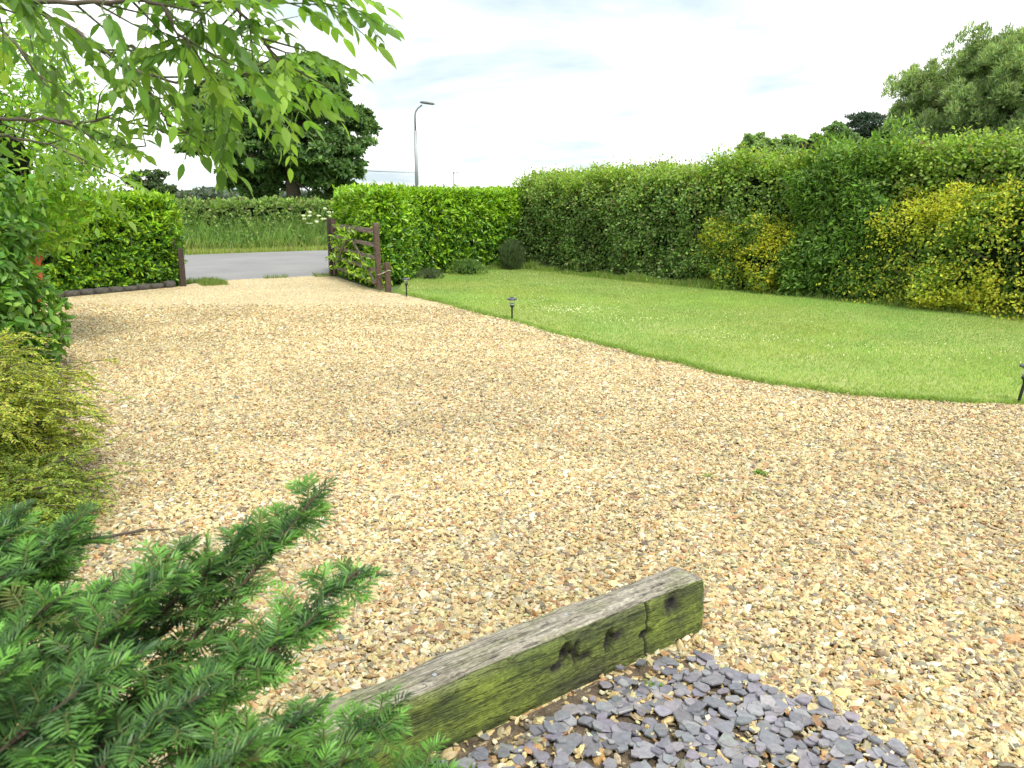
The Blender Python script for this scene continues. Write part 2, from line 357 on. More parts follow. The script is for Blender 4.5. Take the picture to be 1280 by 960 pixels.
gc = pal(n, STONES, .13, SW) * (.98 + .20 * np.clip((GP[:, 1] - 3) / 6, 0, 1))[:, None] * (1 + .22 * fnoise(GP, .7, 9))[:, None]  # stones get paler with distance: lens-flare brightening painted into their colour
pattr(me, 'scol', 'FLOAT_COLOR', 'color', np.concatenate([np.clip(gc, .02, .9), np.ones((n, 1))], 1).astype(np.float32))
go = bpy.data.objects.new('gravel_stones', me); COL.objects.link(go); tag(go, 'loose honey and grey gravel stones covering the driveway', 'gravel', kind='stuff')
ng = bpy.data.node_groups.new('gravel', 'GeometryNodeTree')
ng.interface.new_socket('Geometry', in_out='INPUT', socket_type='NodeSocketGeometry'); ng.interface.new_socket('Geometry', in_out='OUTPUT', socket_type='NodeSocketGeometry')
gi = N(ng, 'NodeGroupInput'); gout = N(ng, 'NodeGroupOutput'); g2i = N(ng, 'GeometryNodeGeometryToInstance')
for k in range(8):
    ico = N(ng, 'GeometryNodeMeshIcoSphere'); ico.inputs['Radius'].default_value = 1; ico.inputs['Subdivisions'].default_value = 2
    sp = N(ng, 'GeometryNodeSetPosition'); pos = N(ng, 'GeometryNodeInputPosition')
    ad = N(ng, 'ShaderNodeVectorMath', operation='ADD'); ad.inputs[1].default_value = (k * 7.3, k * 3.1, k * 5.7); ng.links.new(pos.outputs[0], ad.inputs[0])
    nz = N(ng, 'ShaderNodeTexNoise'); nz.inputs['Scale'].default_value = .95; nz.inputs['Detail'].default_value = 1.5; ng.links.new(ad.outputs[0], nz.inputs['Vector'])
    sb = N(ng, 'ShaderNodeVectorMath', operation='SUBTRACT'); sb.inputs[1].default_value = (.5, .5, .5); ng.links.new(nz.outputs['Color'], sb.inputs[0])
    sc = N(ng, 'ShaderNodeVectorMath', operation='SCALE'); sc.inputs['Scale'].default_value = 2.0; ng.links.new(sb.outputs[0], sc.inputs[0])
    ng.links.new(ico.outputs['Mesh'], sp.inputs['Geometry']); ng.links.new(sc.outputs[0], sp.inputs['Offset'])
    sm = N(ng, 'GeometryNodeSetMaterial'); sm.inputs['Material'].default_value = M_pebble
    ng.links.new(sp.outputs[0], sm.inputs[0]); ng.links.new(sm.outputs[0], g2i.inputs[0])
iop = N(ng, 'GeometryNodeInstanceOnPoints'); iop.inputs['Pick Instance'].default_value = True
ng.links.new(gi.outputs[0], iop.inputs['Points']); ng.links.new(g2i.outputs[0], iop.inputs['Instance'])
for nm, ty, s_ in (('srot', 'FLOAT_VECTOR', 'Rotation'), ('sscl', 'FLOAT_VECTOR', 'Scale'), ('sidx', 'INT', 'Instance Index')):
    na = N(ng, 'GeometryNodeInputNamedAttribute', data_type=ty); na.inputs['Name'].default_value = nm
    o_ = [q for q in na.outputs if q.enabled and q.name == 'Attribute'][0]; ng.links.new(o_, iop.inputs[s_])
ng.links.new(iop.outputs[0], gout.inputs[0])
md = go.modifiers.new('gravel', 'NODES'); md.node_group = ng; me.materials.append(M_pebble)

# slate chippings ----------------------------------------------------
mb = MB(); k = 0
while k < 1500:
    p = np.array([rng.uniform(-.9, 1.3), rng.uniform(1.2, 2.65)])
    q = p + rng.normal(0, .03, 2)
    if not inpoly(q[None], SLATE)[0] or inpoly(p[None], beam_poly)[0]: continue
    if inpoly(p[None], SOILP)[0] and rng.uniform() > .35: continue
    k += 1
    ns = rng.integers(5, 8); a = np.sort(np.linspace(0, 6.28, ns, endpoint=False) + rng.uniform(-.3, .3, ns)); r = rng.uniform(.8, 1.15, ns) * np.clip(rng.lognormal(-3.90, .30), .009, .036)
    asp = rng.uniform(1.0, 1.6); th = rng.uniform(.004, .009)
    base = np.stack([r * np.cos(a) * asp, r * np.sin(a)], 1)
    V = np.concatenate([np.c_[base * .93, np.full(ns, th)], np.c_[base, np.full(ns, th * .6)], np.c_[base * .97, np.zeros(ns)]])
    E_ = Matrix.Rotation(rng.uniform(0, 6.28), 3, 'Z') @ Matrix.Rotation(rng.normal(0, .10), 3, 'X') @ Matrix.Rotation(rng.normal(0, .10), 3, 'Y')
    V = V @ np.array(E_).T + np.array([p[0], p[1], .012 + .018 * rng.uniform()])
    F = [(ring * ns + i, ring * ns + (i + 1) % ns, (ring + 1) * ns + (i + 1) % ns, (ring + 1) * ns + i) for ring in (0, 1) for i in range(ns)]
    c = pal(1, [(.175, .175, .195), (.205, .201, .222), (.145, .147, .166), (.235, .228, .24)], .1)[0]
    mb.add(V, [np.array(F)[:, ::-1], np.array([list(range(ns))])], c)
o = mb.build('slate_chippings', M_slate); tag(o, 'blue grey slate chippings in front of the timber sleeper', 'slate chippings', kind='stuff')

# lawn grass ----------------------------------------------------------
GR = [(.285, .415, .105), (.35, .46, .13), (.22, .35, .085), (.44, .46, .19)]
mb = MB()
n = 560000; P = np.stack([rng.uniform(-2.2, 9, n), rng.uniform(6, 19.2, n)], 1); P = P[inpoly(P, LAWN)]
P = P[(P[:, 0] < .75 * P[:, 1] + .3)]
big = fnoise(np.c_[P, 0 * P[:, 0]], .55, 21); ok = rng.uniform(0, 1, len(P)) < .85 + .3 * big; P = P[ok]; big = big[ok]; n = len(P)
C = pal(n, GR, .15, [4, 4, 3, 1.3]) * (1 + .24 * big + .16 * fnoise(np.c_[P, 0 * P[:, 0]], 2.4, 41))[:, None]; C[:, 0] *= 1 + .2 * fnoise(np.c_[P, 0 * P[:, 0]], .8, 40)
blades(mb, np.c_[P, np.full(n, .02)], rng.uniform(.012, .034, n) * (1 + .3 * big), rng.uniform(.004, .0075, n), 1.0, C)
# ragged longer grass along the lawn edge
E_ = np.array(LAWN[:19]); 
for i in range(len(E_) - 1):
    L_ = np.linalg.norm(E_[i + 1] - E_[i]); n = int(L_ * 1900); tt = rng.uniform(0, 1, (n, 1)); P = E_[i] * (1 - tt) + E_[i + 1] * tt
    P = P + rng.normal(0, .028, P.shape) + .06 * np.stack([fnoise(np.c_[P, 0 * tt], 3, 4), fnoise(np.c_[P, 0 * tt], 3, 8)], 1)
    blades(mb, np.c_[P, np.full(n, .004)], rng.uniform(.02, .06, n) * (1 + .5 * fnoise(np.c_[P, 0 * tt], 5, 12)), rng.uniform(.003, .006, n), 1.3, pal(n, GR[:3], .15))
o = mb.build('lawn_grass', M_leaf); tag(o, 'short mown lawn grass beside the gravel', 'grass', kind='stuff')
# clover flowers
mb = MB(); oc = np.array([[1, 0, 0], [0, 1, 0], [-1, 0, 0], [0, -1, 0], [0, 0, 1], [0, 0, -1.]]); of = np.array([[0, 1, 4], [1, 2, 4], [2, 3, 4], [3, 0, 4], [1, 0, 5], [2, 1, 5], [3, 2, 5], [0, 3, 5]])
cl = [(.85, 11.5, .35, 170), (1.7, 10.6, .4, 60), (.1, 12.6, .5, 60), (3.2, 8.6, .5, 22), (4.3, 8.2, .4, 26), (3.4, 10.6, .8, 20), (.6, 14.8, 1.0, 40), (2.6, 9.2, .3, 30), (5.4, 8.0, .3, 20)]
for x, y, s_, n in cl:
    for _ in range(n):
        p = np.array([rng.normal(x, s_), rng.normal(y, s_ * .7)])
        if inpoly(p[None], LAWN)[0]: mb.add(oc * rng.uniform(.005, .009) + np.array([p[0], p[1], .045]), [of], (.8, .8, .72))
o = mb.build('clover_flowers', M_leaf); tag(o, 'tiny white clover and daisy flowers dotted over the lawn', 'flowers', kind='stuff')

# ------------------------------------------------------------------ vegetation builders
def hedge(name, poly, h, label, cat, leafL, leafW, n, pfun, m, bulge=.1, depth=.22, round_=.25, up=.35, shoots=0, topn=.35, seed=1, hfun=None, spray=8, slen=.11):
    n = n // spray
    root = empty(name, (poly[0][0], poly[0][1], 0), label=label, cat=cat); o0 = np.array([poly[0][0], poly[0][1], 0.])
    P2 = np.array(poly, float); m_ = len(P2)
    area = sum(P2[i][0] * P2[(i + 1) % m_][1] - P2[(i + 1) % m_][0] * P2[i][1] for i in range(m_))
    if area < 0: P2 = P2[::-1]
    seg = np.roll(P2, -1, 0) - P2; ln = np.linalg.norm(seg, axis=1); nr = np.stack([seg[:, 1], -seg[:, 0]], 1) / ln[:, None]
    i = rng.choice(m_, n, p=ln / ln.sum()); t_ = rng.uniform(0, 1, n)
    # smooth normals near corners
    vn = unit(nr + np.roll(nr, 1, 0)); cw = np.clip(1 - np.minimum(t_, 1 - t_) * ln[i] / .35, 0, 1)[:, None] * .5
    near = np.where((t_ < .5)[:, None], vn[i], vn[(i + 1) % m_]); nn = unit(nr[i] * (1 - cw) + near * cw)
    hh = h if hfun is None else hfun(P2[i] + seg[i] * t_[:, None])
    u = rng.uniform(0, 1, n); z = u * hh
    base = np.c_[P2[i] + seg[i] * t_[:, None], z]; N3 = np.c_[nn, np.zeros(n)]
    rr = np.clip((z - (hh - round_)) / round_, 0, 1); inset = round_ * (1 - np.sqrt(1 - rr ** 2 * .98))
    low = np.clip(.25 - z, 0, 1) * .35
    disp = bulge * fnoise(base, 1.3, seed) + bulge * .8 * fnoise(base, 3.6, seed + 5)
    dep = rng.uniform(0, 1, n) ** 1.5 * depth
    Pw = base + N3 * (disp - inset - dep - low)[:, None]; Nw = unit(N3 + np.array([0, 0, 1.]) * (rr * 1.2)[:, None])
    # top
    lo, hi = P2.min(0), P2.max(0); nt_ = int(n * topn); Q = rng.uniform(lo, hi, (nt_ * 6, 2)); Q = Q[inpoly(Q, P2)][:nt_]; nt_ = len(Q)
    hq = h if hfun is None else hfun(Q)
    zt = hq + bulge * .8 * fnoise(np.c_[Q, 0 * Q[:, 0]], 1.6, seed + 9) - rng.uniform(0, 1, nt_) ** 1.5 * depth * .7
    Pw = np.concatenate([Pw, np.c_[Q, zt]]); Nw = np.concatenate([Nw, np.tile([0, 0, 1.], (nt_, 1))]); dep = np.concatenate([dep, (hq - zt).clip(0)])
    hn = np.concatenate([u, np.ones(nt_)])
    m0 = len(Pw); sdir_ = unit(Nw * .75 + runit(m0) * .7 + np.array([0, 0, up * .5])); tone = rng.uniform(.82, 1.2, m0)
    sv = np.tile(np.linspace(0, 1, spray), m0)[:, None]; Pw = np.repeat(Pw, spray, 0) - np.repeat(Nw, spray, 0) * slen * .45 + np.repeat(sdir_, spray, 0) * sv * slen * rng.uniform(.6, 1.3, (m0 * spray, 1)) + rng.normal(0, slen * .16, (m0 * spray, 3))
    Nw = np.repeat(Nw, spray, 0); dep = np.repeat(dep, spray) ; hn = np.repeat(hn, spray); tone = np.repeat(tone, spray)[:, None]; SD = np.repeat(sdir_, spray, 0)
    D = unit(SD * .55 + Nw * .25 + runit(len(Pw)) * .75 + np.array([0, 0, up * .6]))
    NN = unit(Nw * .8 + np.array([0, 0, .6]) + runit(len(Pw)) * .5)
    k = len(Pw); mb = MB()
    leaves(mb, Pw - o0, D, NN, leafL * rng.uniform(.65, 1.25, k), leafW * rng.uniform(.7, 1.2, k), pfun(Pw, hn, dep / depth) * tone, mi=0)
    if shoots:   # upright sprigs breaking the top line
        for _ in range(shoots):
            q = Q[rng.integers(nt_)]; L_ = rng.uniform(.06, .26); z0 = (h if hfun is None else float(hfun(q[None])[0])) - .05
            d = np.array([rng.normal(0, .25), rng.normal(0, .25), 1.]); d /= np.linalg.norm(d); kk = int(L_ / leafL * 6) + 4
            s_ = np.linspace(.1, 1, kk)[:, None]; Pp = np.array([q[0], q[1], z0]) + d * s_ * L_
            leaves(mb, Pp - o0, unit(d * .5 + runit(kk) * .8), unit(runit(kk) + np.array([0, 0, .5])), leafL * .8 * (1.1 - .5 * s_[:, 0]), leafW * .8, pfun(Pp, np.ones(kk) * 1.1, np.zeros(kk)))
            mb.tube(np.array([[q[0], q[1], z0 - .1], Pp[-1]]) - o0, [.004, .002], (.10, .12, .04), 3)
    mb.build('foliage', m, root)
    # inner twig mass: a lumpy core and stems down to the ground
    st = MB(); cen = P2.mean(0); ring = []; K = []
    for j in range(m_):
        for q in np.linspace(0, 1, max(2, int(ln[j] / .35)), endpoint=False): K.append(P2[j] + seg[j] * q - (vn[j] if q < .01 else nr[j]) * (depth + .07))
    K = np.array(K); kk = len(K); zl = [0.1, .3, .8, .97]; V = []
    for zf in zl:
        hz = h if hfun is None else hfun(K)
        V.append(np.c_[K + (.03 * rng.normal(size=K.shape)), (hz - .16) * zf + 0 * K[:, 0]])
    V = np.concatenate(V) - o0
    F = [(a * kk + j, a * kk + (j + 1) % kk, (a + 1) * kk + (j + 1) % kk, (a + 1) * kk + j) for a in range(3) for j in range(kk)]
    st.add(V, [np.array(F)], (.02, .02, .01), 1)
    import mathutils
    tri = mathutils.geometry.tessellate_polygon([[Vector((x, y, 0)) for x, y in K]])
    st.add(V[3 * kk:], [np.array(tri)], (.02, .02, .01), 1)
    for j in range(int(ln.sum() * 4)):
        a = rng.choice(m_, p=ln / ln.sum()); q = P2[a] + seg[a] * rng.uniform() - nr[a] * rng.uniform(.1, .3)
        top = q + rng.normal(0, .1, 2)
        st.tube(np.array([[q[0], q[1], -.02], [*(q * .6 + top * .4), .3], [top[0], top[1], h * .6]]) - o0, [.016, .012, .008], (.08, .06, .04), 4)
    st.build('stems', [M_bark, M_core], root)
    return root

def shrub(name, c, r, label, cat, leafL, leafW, n, pfun, m, rz=0, lump=.22, lsc=1.3, up=.3, seed=1, fl=.0, droop=.15, thin=False, stems=14, base_z=0, tw=0, box=1.0, front=None):
    """ellipsoidal lumpy shell of leaves on stems; c is the centre, r the radii"""
    root = empty(name, (c[0], c[1], 0), rz, label=label, cat=cat)
    r = np.array(r); d = unit(rng.normal(size=(n, 3)) / r ** .8)
    C3 = np.array([0, 0, c[2]]); d0_ = d.copy(); d = np.sign(d) * np.abs(d) ** box; d = d / np.abs(d).max(1, keepdims=True) ** (1 - box)
    wob = 1 + lump * fnoise(d * r, lsc, seed, 3) * 1.6; dep = rng.uniform(0, 1, n) ** 1.7
    P = C3 + d * r * (wob * (1 - (.75 if thin else .35) * dep))[:, None]; ok = P[:, 2] > base_z + .02; P, d, dep = P[ok], d[ok], dep[ok]; n = len(P)
    Nw = unit(d / r); D = unit(Nw * .5 + runit(n) * .8 + np.array([0, 0, up])); NN = unit(Nw * .6 + np.array([0, 0, .8]) + runit(n) * .5)
    mb = MB(); leaves(mb, P, D, NN, leafL * rng.uniform(.6, 1.25, n), leafW * rng.uniform(.7, 1.2, n), pfun(P, (P[:, 2] - base_z) / (c[2] + r[2]), dep), droop=droop)
    mb.build('foliage', m, root)
    st = MB()
    for k in range(stems):
        dd = runit(1)[0]; dd[2] = abs(dd[2]) * .8 + .1; tip = C3 + dd * r * .85; b0 = np.array([rng.normal(0, .06), rng.normal(0, .06), base_z - .02]); mid = (b0 + tip) / 2 + np.array([0, 0, .15 * r[2]])
        mid[:2] *= .6
        st.tube([b0, mid, tip], [.018 * max(r) + .004, .012 * max(r) + .003, .003], (.1, .08, .05), 5)
        for _ in range(tw):
            t0 = rng.uniform(.4, 1); p0 = mid * (1 - t0) + tip * t0; st.tube([p0, p0 + runit(1)[0] * r * .35], [.005, .002], (.1, .08, .05), 4)
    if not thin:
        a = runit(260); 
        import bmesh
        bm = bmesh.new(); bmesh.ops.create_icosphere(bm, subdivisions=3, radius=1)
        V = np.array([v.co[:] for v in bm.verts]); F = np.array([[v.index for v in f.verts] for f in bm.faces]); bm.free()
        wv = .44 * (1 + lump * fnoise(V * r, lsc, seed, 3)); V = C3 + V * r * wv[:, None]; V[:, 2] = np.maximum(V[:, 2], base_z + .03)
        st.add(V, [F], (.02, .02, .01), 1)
    st.build('stems', [M_bark, M_core], root)
    return root

def tree(name, base, trunk_h, trunk_r, crown_c, crown_r, label, cat, leafL, leafW, nclump, nsub, nl, cols, m, seed=3, flat=.6, cl=.24, outer=.55, up=.2, lean=(0, 0), sp=.75, narrow=0):
    st = np.random.default_rng(seed); root = empty(name, base, label=label, cat=cat); b0 = np.array(base, float)
    cc = np.array(crown_c) - b0; cr = np.array(crown_r); tb = MB()
    top = np.array([lean[0], lean[1], trunk_h]); trunk = [np.array([0, 0, -.1]), top * .5 + np.array([.03, 0, 0]) * trunk_h, top]
    trunk.append((top * .45 + cc * .55)); trunk.append(cc + np.array([0, 0, cr[2] * .55]))
    tb.tube(trunk, [trunk_r * 1.25, trunk_r, trunk_r * .85, trunk_r * .5, trunk_r * .12], (.1, .08, .06), 9)
    fo = MB(); A = trunk
    cents = []
    tries = 0
    while len(cents) < nclump and tries < 6000:
        tries += 1
        d = st.normal(size=3); d /= np.linalg.norm(d); f = st.uniform(.3, 1) ** outer
        f *= 1 + .16 * math.sin(3 * math.atan2(d[1], d[0]) + seed) * (1 - abs(d[2]))
        p = cc + d * cr * f * (1 - cl * .6)
        if p[2] < .3: continue
        if all(np.linalg.norm((p - q) / cr) > cl * sp for q in cents): cents.append(p)
    for p in cents:
        s_ = np.clip((p[2] - trunk_h * .8) / (cc[2] + cr[2] - trunk_h * .8), 0, .75)
        a = trunk[2] * (1 - s_) + trunk[4] * s_; mid = a * .5 + p * .5 + np.array([0, 0, .08 * cr[2]]) + st.normal(0, .05, 3) * cr
        rr = trunk_r * .38 * (1 - .5 * s_); tb.tube([a, (a + mid) / 2, mid, (mid + p) / 2 + st.normal(0, .03, 3) * cr, p], [rr, rr * .8, rr * .55, rr * .35, rr * .12], (.1, .08, .06), 6)
        R_ = cl * cr.mean() * st.uniform(.75, 1.2)
        for k in range(nsub):
            d = st.normal(size=3); d /= np.linalg.norm(d); q = p + d * R_ * np.array([1, 1, flat]) * st.uniform(.4, 1); rs = R_ * st.uniform(.28, .5)
            tb.tube([p, (p + q) / 2 + st.normal(0, .05, 3) * R_, q], [rr * .14, rr * .1, rr * .05], (.1, .08, .06), 3, cap=False)
            dd = runit(nl); dd[:, 2] = np.abs(dd[:, 2]) * .9 - .25; P = q + dd * rs * np.array([1, 1, flat]) * rng.uniform(.55, 1.1, (nl, 1))
            if narrow: P = q + dd * rs * np.array([.45, .45, 1.3]) + np.array([narrow, 0, 0]) * (dd[:, 2:] * rs)
            hgt = dd[:, 2]
            D = unit(dd * .6 + rng.normal(size=(nl, 3)) * .6 + np.array([0, 0, up])); 
            leaves(fo, P, D, unit(dd + np.array([0, 0, 1.]) + rng.normal(size=(nl, 3)) * .5), leafL * rng.uniform(.6, 1.3, nl), leafW * rng.uniform(.7, 1.2, nl), pal(nl, cols, .2) * st.uniform(.8, 1.2))
    tb.build('trunk', M_bark, root, True); fo.build('crown', m, root)
    return root

# laurel palette: old dark leaves, bright young leaves near the tips and the top
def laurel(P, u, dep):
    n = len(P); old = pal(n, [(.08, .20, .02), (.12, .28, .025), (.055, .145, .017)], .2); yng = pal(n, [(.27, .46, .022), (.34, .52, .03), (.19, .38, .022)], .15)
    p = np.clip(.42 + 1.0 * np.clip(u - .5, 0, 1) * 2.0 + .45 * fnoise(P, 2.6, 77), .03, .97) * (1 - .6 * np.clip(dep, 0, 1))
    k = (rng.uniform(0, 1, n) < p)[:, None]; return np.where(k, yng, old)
def hawthorn(P, u, dep):
    n = len(P); a = pal(n, [(.145, .255, .055), (.19, .32, .07), (.10, .19, .045), (.24, .34, .12)], .2); b_ = pal(n, [(.27, .41, .07), (.34, .45, .075), (.22, .35, .075)], .15)
    c_ = pal(n, [(.24, .20, .09)], .2)
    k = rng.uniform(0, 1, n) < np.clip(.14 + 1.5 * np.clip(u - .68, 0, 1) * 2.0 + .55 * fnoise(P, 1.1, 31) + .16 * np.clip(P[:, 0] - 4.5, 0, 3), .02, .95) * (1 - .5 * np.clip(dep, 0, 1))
    r_ = np.where(k[:, None], b_, a); kc = rng.uniform(0, 1, n) < .05 + .12 * np.clip(fnoise(P, 1.7, 50), 0, 1); return np.where(kc[:, None], c_, r_)
def pf(cols, wts=None, j=.2): return lambda P, u, dep: pal(len(P), cols, j, wts)

# left laurel by the drive, right laurel behind the gate, tall mixed hedge along the lawn
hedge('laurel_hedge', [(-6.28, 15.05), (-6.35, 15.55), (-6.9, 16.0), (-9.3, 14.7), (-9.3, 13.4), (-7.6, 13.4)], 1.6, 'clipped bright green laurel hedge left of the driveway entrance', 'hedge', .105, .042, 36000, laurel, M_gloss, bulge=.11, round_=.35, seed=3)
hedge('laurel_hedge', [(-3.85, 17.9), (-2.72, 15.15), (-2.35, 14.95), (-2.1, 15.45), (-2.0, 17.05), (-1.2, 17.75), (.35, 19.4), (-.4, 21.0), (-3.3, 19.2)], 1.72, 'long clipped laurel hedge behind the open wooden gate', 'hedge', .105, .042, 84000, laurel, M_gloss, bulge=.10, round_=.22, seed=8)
hd = lambda Q: 2.0 + .03 * np.clip(Q[:, 0], 0, 8) ** 1.2 + .14 * fnoise(np.c_[Q, 0 * Q[:, 0]], .9, 61)
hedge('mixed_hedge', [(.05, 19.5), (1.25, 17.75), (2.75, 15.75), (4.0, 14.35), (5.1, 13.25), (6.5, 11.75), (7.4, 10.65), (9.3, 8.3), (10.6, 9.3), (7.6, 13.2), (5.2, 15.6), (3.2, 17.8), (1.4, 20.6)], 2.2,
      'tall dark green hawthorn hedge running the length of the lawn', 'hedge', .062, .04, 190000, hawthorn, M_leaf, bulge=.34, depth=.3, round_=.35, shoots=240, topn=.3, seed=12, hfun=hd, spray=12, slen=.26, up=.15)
GA = math.atan2(-1.05, 1)
shrub('elder_bush', (5.45, 13.24, 1.24), (.85, .68, 1.36), 'leafy green elder bush rising from the hedge between two yellow shrubs', 'bush', .10, .034, 24000, pf([(.13, .25, .045), (.18, .32, .055), (.085, .17, .035), (.23, .37, .065)]), M_leaf, rz=GA, lump=.3, lsc=1.8, seed=4, box=.75)
def patchy(c1, c2, bias, seed):
    def f(P, u, dep):
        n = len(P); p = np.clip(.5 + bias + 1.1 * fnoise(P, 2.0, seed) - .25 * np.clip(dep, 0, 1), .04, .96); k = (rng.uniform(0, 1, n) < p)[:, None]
        return np.where(k, pal(n, c1, .18), pal(n, c2, .2))
    return f
gold = patchy([(.50, .51, .04), (.43, .48, .05), (.57, .57, .07)], [(.20, .33, .05), (.13, .24, .045), (.30, .42, .06)], .42, 91)
shrub('golden_shrub', (4.34, 14.24, .56), (1.1, .58, .78), 'smaller yellow leaved shrub low in the hedge left of the elder bush', 'shrub', .05, .03, 22000, patchy([(.50, .48, .03), (.40, .43, .04)], [(.16, .28, .05), (.11, .21, .045), (.24, .36, .06)], .12, 55), M_leaf, rz=GA, lump=.42, lsc=2.4, seed=5, box=.7)
shrub('golden_shrub', (7.34, 11.26, .84), (2.3, .98, 1.0), 'larger bright yellow shrub in the hedge at the right edge', 'shrub', .05, .03, 52000, gold, M_leaf, rz=GA - .08, lump=.26, lsc=2.4, seed=6, box=.6)
shrub('lavender_bush', (.0, 18.35, .3), (.24, .22, .38), 'small grey green lavender bush where the two hedges meet', 'bush', .14, .012, 1500, pf([(.10, .15, .07), (.13, .19, .08)]), M_leaf, lump=.2, up=1.5, seed=6)
shrub('border_plant', (-.95, 17.2, .08), (.45, .3, .2), 'low green cushion plant in front of the laurel hedge', 'plant', .07, .015, 1800, pf([(.10, .19, .05), (.14, .24, .05)]), M_leaf, lump=.2, up=1, seed=7)
shrub('border_plant', (-1.65, 16.2, .05), (.3, .3, .15), 'small spiky grey green plant beside the laurel corner', 'plant', .08, .012, 900, pf([(.12, .17, .08), (.10, .14, .07)]), M_leaf, lump=.2, up=1, seed=8)

# rough grass under the long hedge
mb = MB(); HB = np.array([(-.7, 18.1), (.15, 18.95), (1.25, 17.3), (2.65, 15.45), (3.9, 14.1), (4.95, 13.05), (5.6, 12.2), (6.5, 11.2), (7.3, 10.2)])
for i in range(len(HB) - 1):
    L_ = np.linalg.norm(HB[i + 1] - HB[i]); n = int(L_ * 1100 * (1 if i < 4 else .45)); tt = rng.uniform(0, 1, (n, 1)); P = HB[i] * (1 - tt) + HB[i + 1] * tt + rng.normal(0, .1, (n, 2)); 
    hh = np.clip(.1 + .12 * fnoise(np.c_[P, 0 * tt], 2, 90), .04, .4) * rng.uniform(.5, 1.4, n) * (1 if i < 4 else .6)
    blades(mb, np.c_[P, np.full(n, .02)], hh, rng.uniform(.006, .012, n), .7, pal(n, [(.18, .31, .055), (.24, .36, .07), (.3, .33, .12)], .2))
o = mb.build('rough_grass', M_leaf); tag(o, 'longer rough grass at the foot of the hedge', 'grass', kind='stuff')

# ------------------------------------------------------------------ across the road
hedge('roadside_hedge', [rp(-22, 10.3), rp(26, 10.3), rp(26, 11.8), rp(-22, 11.8)], 1.5, 'rough field hedge across the road beyond the verge', 'hedge', .11, .06, 120000, pf([(.19, .31, .08), (.26, .40, .10), (.14, .23, .06), (.33, .40, .15), (.32, .28, .15)], [4, 4, 3, 2, 1]), M_leaf, bulge=.2, depth=.34, shoots=220, seed=20, topn=.35)
mb = MB(); n = 60000; s_ = rng.uniform(-22, 26, n); t_ = rng.uniform(8.5, 10.5, n)
hh = np.where(t_ < 9.1, .16, .35 + .75 * (t_ - 9.1) / 1.4) * rng.uniform(.6, 1.35, n) * (1 + .3 * fnoise(np.c_[s_, t_, 0 * s_], .8, 6)); P = r0 + s_[:, None] * rd + t_[:, None] * rn
nl_ = 26000; s2_ = rng.uniform(-22, 26, nl_); t2_ = rng.uniform(9.3, 10.6, nl_); z2_ = rng.uniform(.02, 1, nl_) * (.25 + .95 * (t2_ - 9.3) / 1.3) * (1 + .35 * fnoise(np.c_[s2_, t2_, 0 * s2_], 1.1, 16))
P2_ = np.c_[r0 + s2_[:, None] * rd + t2_[:, None] * rn, z2_]
leaves(mb, P2_, unit(runit(nl_) + np.array([.2, -.6, .2])), unit(np.array([0, -.3, 1.]) + rng.normal(0, .4, (nl_, 3))), rng.uniform(.07, .16, nl_), .055, pal(nl_, [(.17, .32, .06), (.22, .37, .08), (.13, .25, .06), (.28, .36, .14)], .2))
C = np.where((t_ < 9.2)[:, None], pal(n, [(.32, .40, .09), (.26, .36, .08), (.38, .38, .15)], .15), pal(n, [(.17, .32, .06), (.23, .38, .075), (.28, .36, .12), (.15, .27, .07)], .18))
blades(mb, np.c_[P, np.full(n, -.03)], hh, rng.uniform(.012, .03, n), .5, C)
for s0, s1, t0, t1, n in ((-1.6, -.8, -.3, .15, 700), (1.1, 2.0, -.35, .02, 500), (.1, .6, -.12, .06, 160), (-1.25, -.75, -1.0, -.2, 900)):
    s_ = rng.uniform(s0, s1, n); t_ = rng.uniform(t0, t1, n); P = r0 + s_[:, None] * rd + t_[:, None] * rn
    blades(mb, np.c_[P, np.full(n, -.01)], rng.uniform(.03, .12, n), .008, .9, pal(n, [(.15, .24, .05), (.2, .27, .07)], .15))
o = mb.build('verge_grass', M_leaf); tag(o, 'tall wild grass and mown verge beside the road', 'grass', kind='stuff')
# cow parsley
cp = empty('cow_parsley', (0, 0, 0), label='tall cow parsley with flat white flower heads against the field hedge', cat='wild flower', group='cow parsley along the field hedge')
mb = MB(); heads = []
for k in range(4):
    a = k * 1.6 + .4; tip = np.array([.16 * math.cos(a), .16 * math.sin(a), 1.0 + .12 * math.sin(k * 2.1)]); mb.tube([(0, 0, 0), (0, 0, .5), tip], [.006, .005, .003], (.12, .2, .06), 5); heads.append(tip)
mb.build('stem', M_leaf, cp)
for tip in heads:
    mb = MB(); rr_ = [.008, .03, .055, .075, .068, .036, .008]; zz_ = [-.02, .0, .012, .022, .034, .046, .048]; mb.lathe(list(zip(rr_, zz_)), tuple(tip), 18)
    V = mb.v[0]; V += rng.normal(0, .009, V.shape); mb.c[0][:] = (.72, .74, .64); mb.build('flower_head', M_leaf, cp)
fl = MB()
kk = 120; Pz = np.c_[rng.normal(0, .06, (kk, 2)), rng.uniform(.1, .7, kk)]
leaves(fl, Pz, unit(runit(kk) + np.array([0, 0, .2])), np.tile([0, 0, 1.], (kk, 1)), .12, .03, pal(kk, [(.12, .2, .05)], .2)); fl.build('foliage', M_leaf, cp)
spots = [(-2.9, 9.9, 1.25), (-2.4, 10.0, 1.2), (-2.7, 9.5, 1.0), (-1.3, 9.9, .95), (3.9, 9.9, 1.05), (4.3, 9.7, .95), (4.7, 10.0, 1.15), (4.9, 9.6, .8), (4.1, 10.0, .8), (5.2, 9.8, 1.0), (-4.2, 9.9, 1.1)]
for k, (a, t_, sc_) in enumerate(spots):
    o = cp if k == 0 else copy_tree(cp); x, y = rp(a, t_); o.location = (x, y, -.03); o.scale = (.9, .9, sc_); o.rotation_euler = (0, 0, k * 1.3)

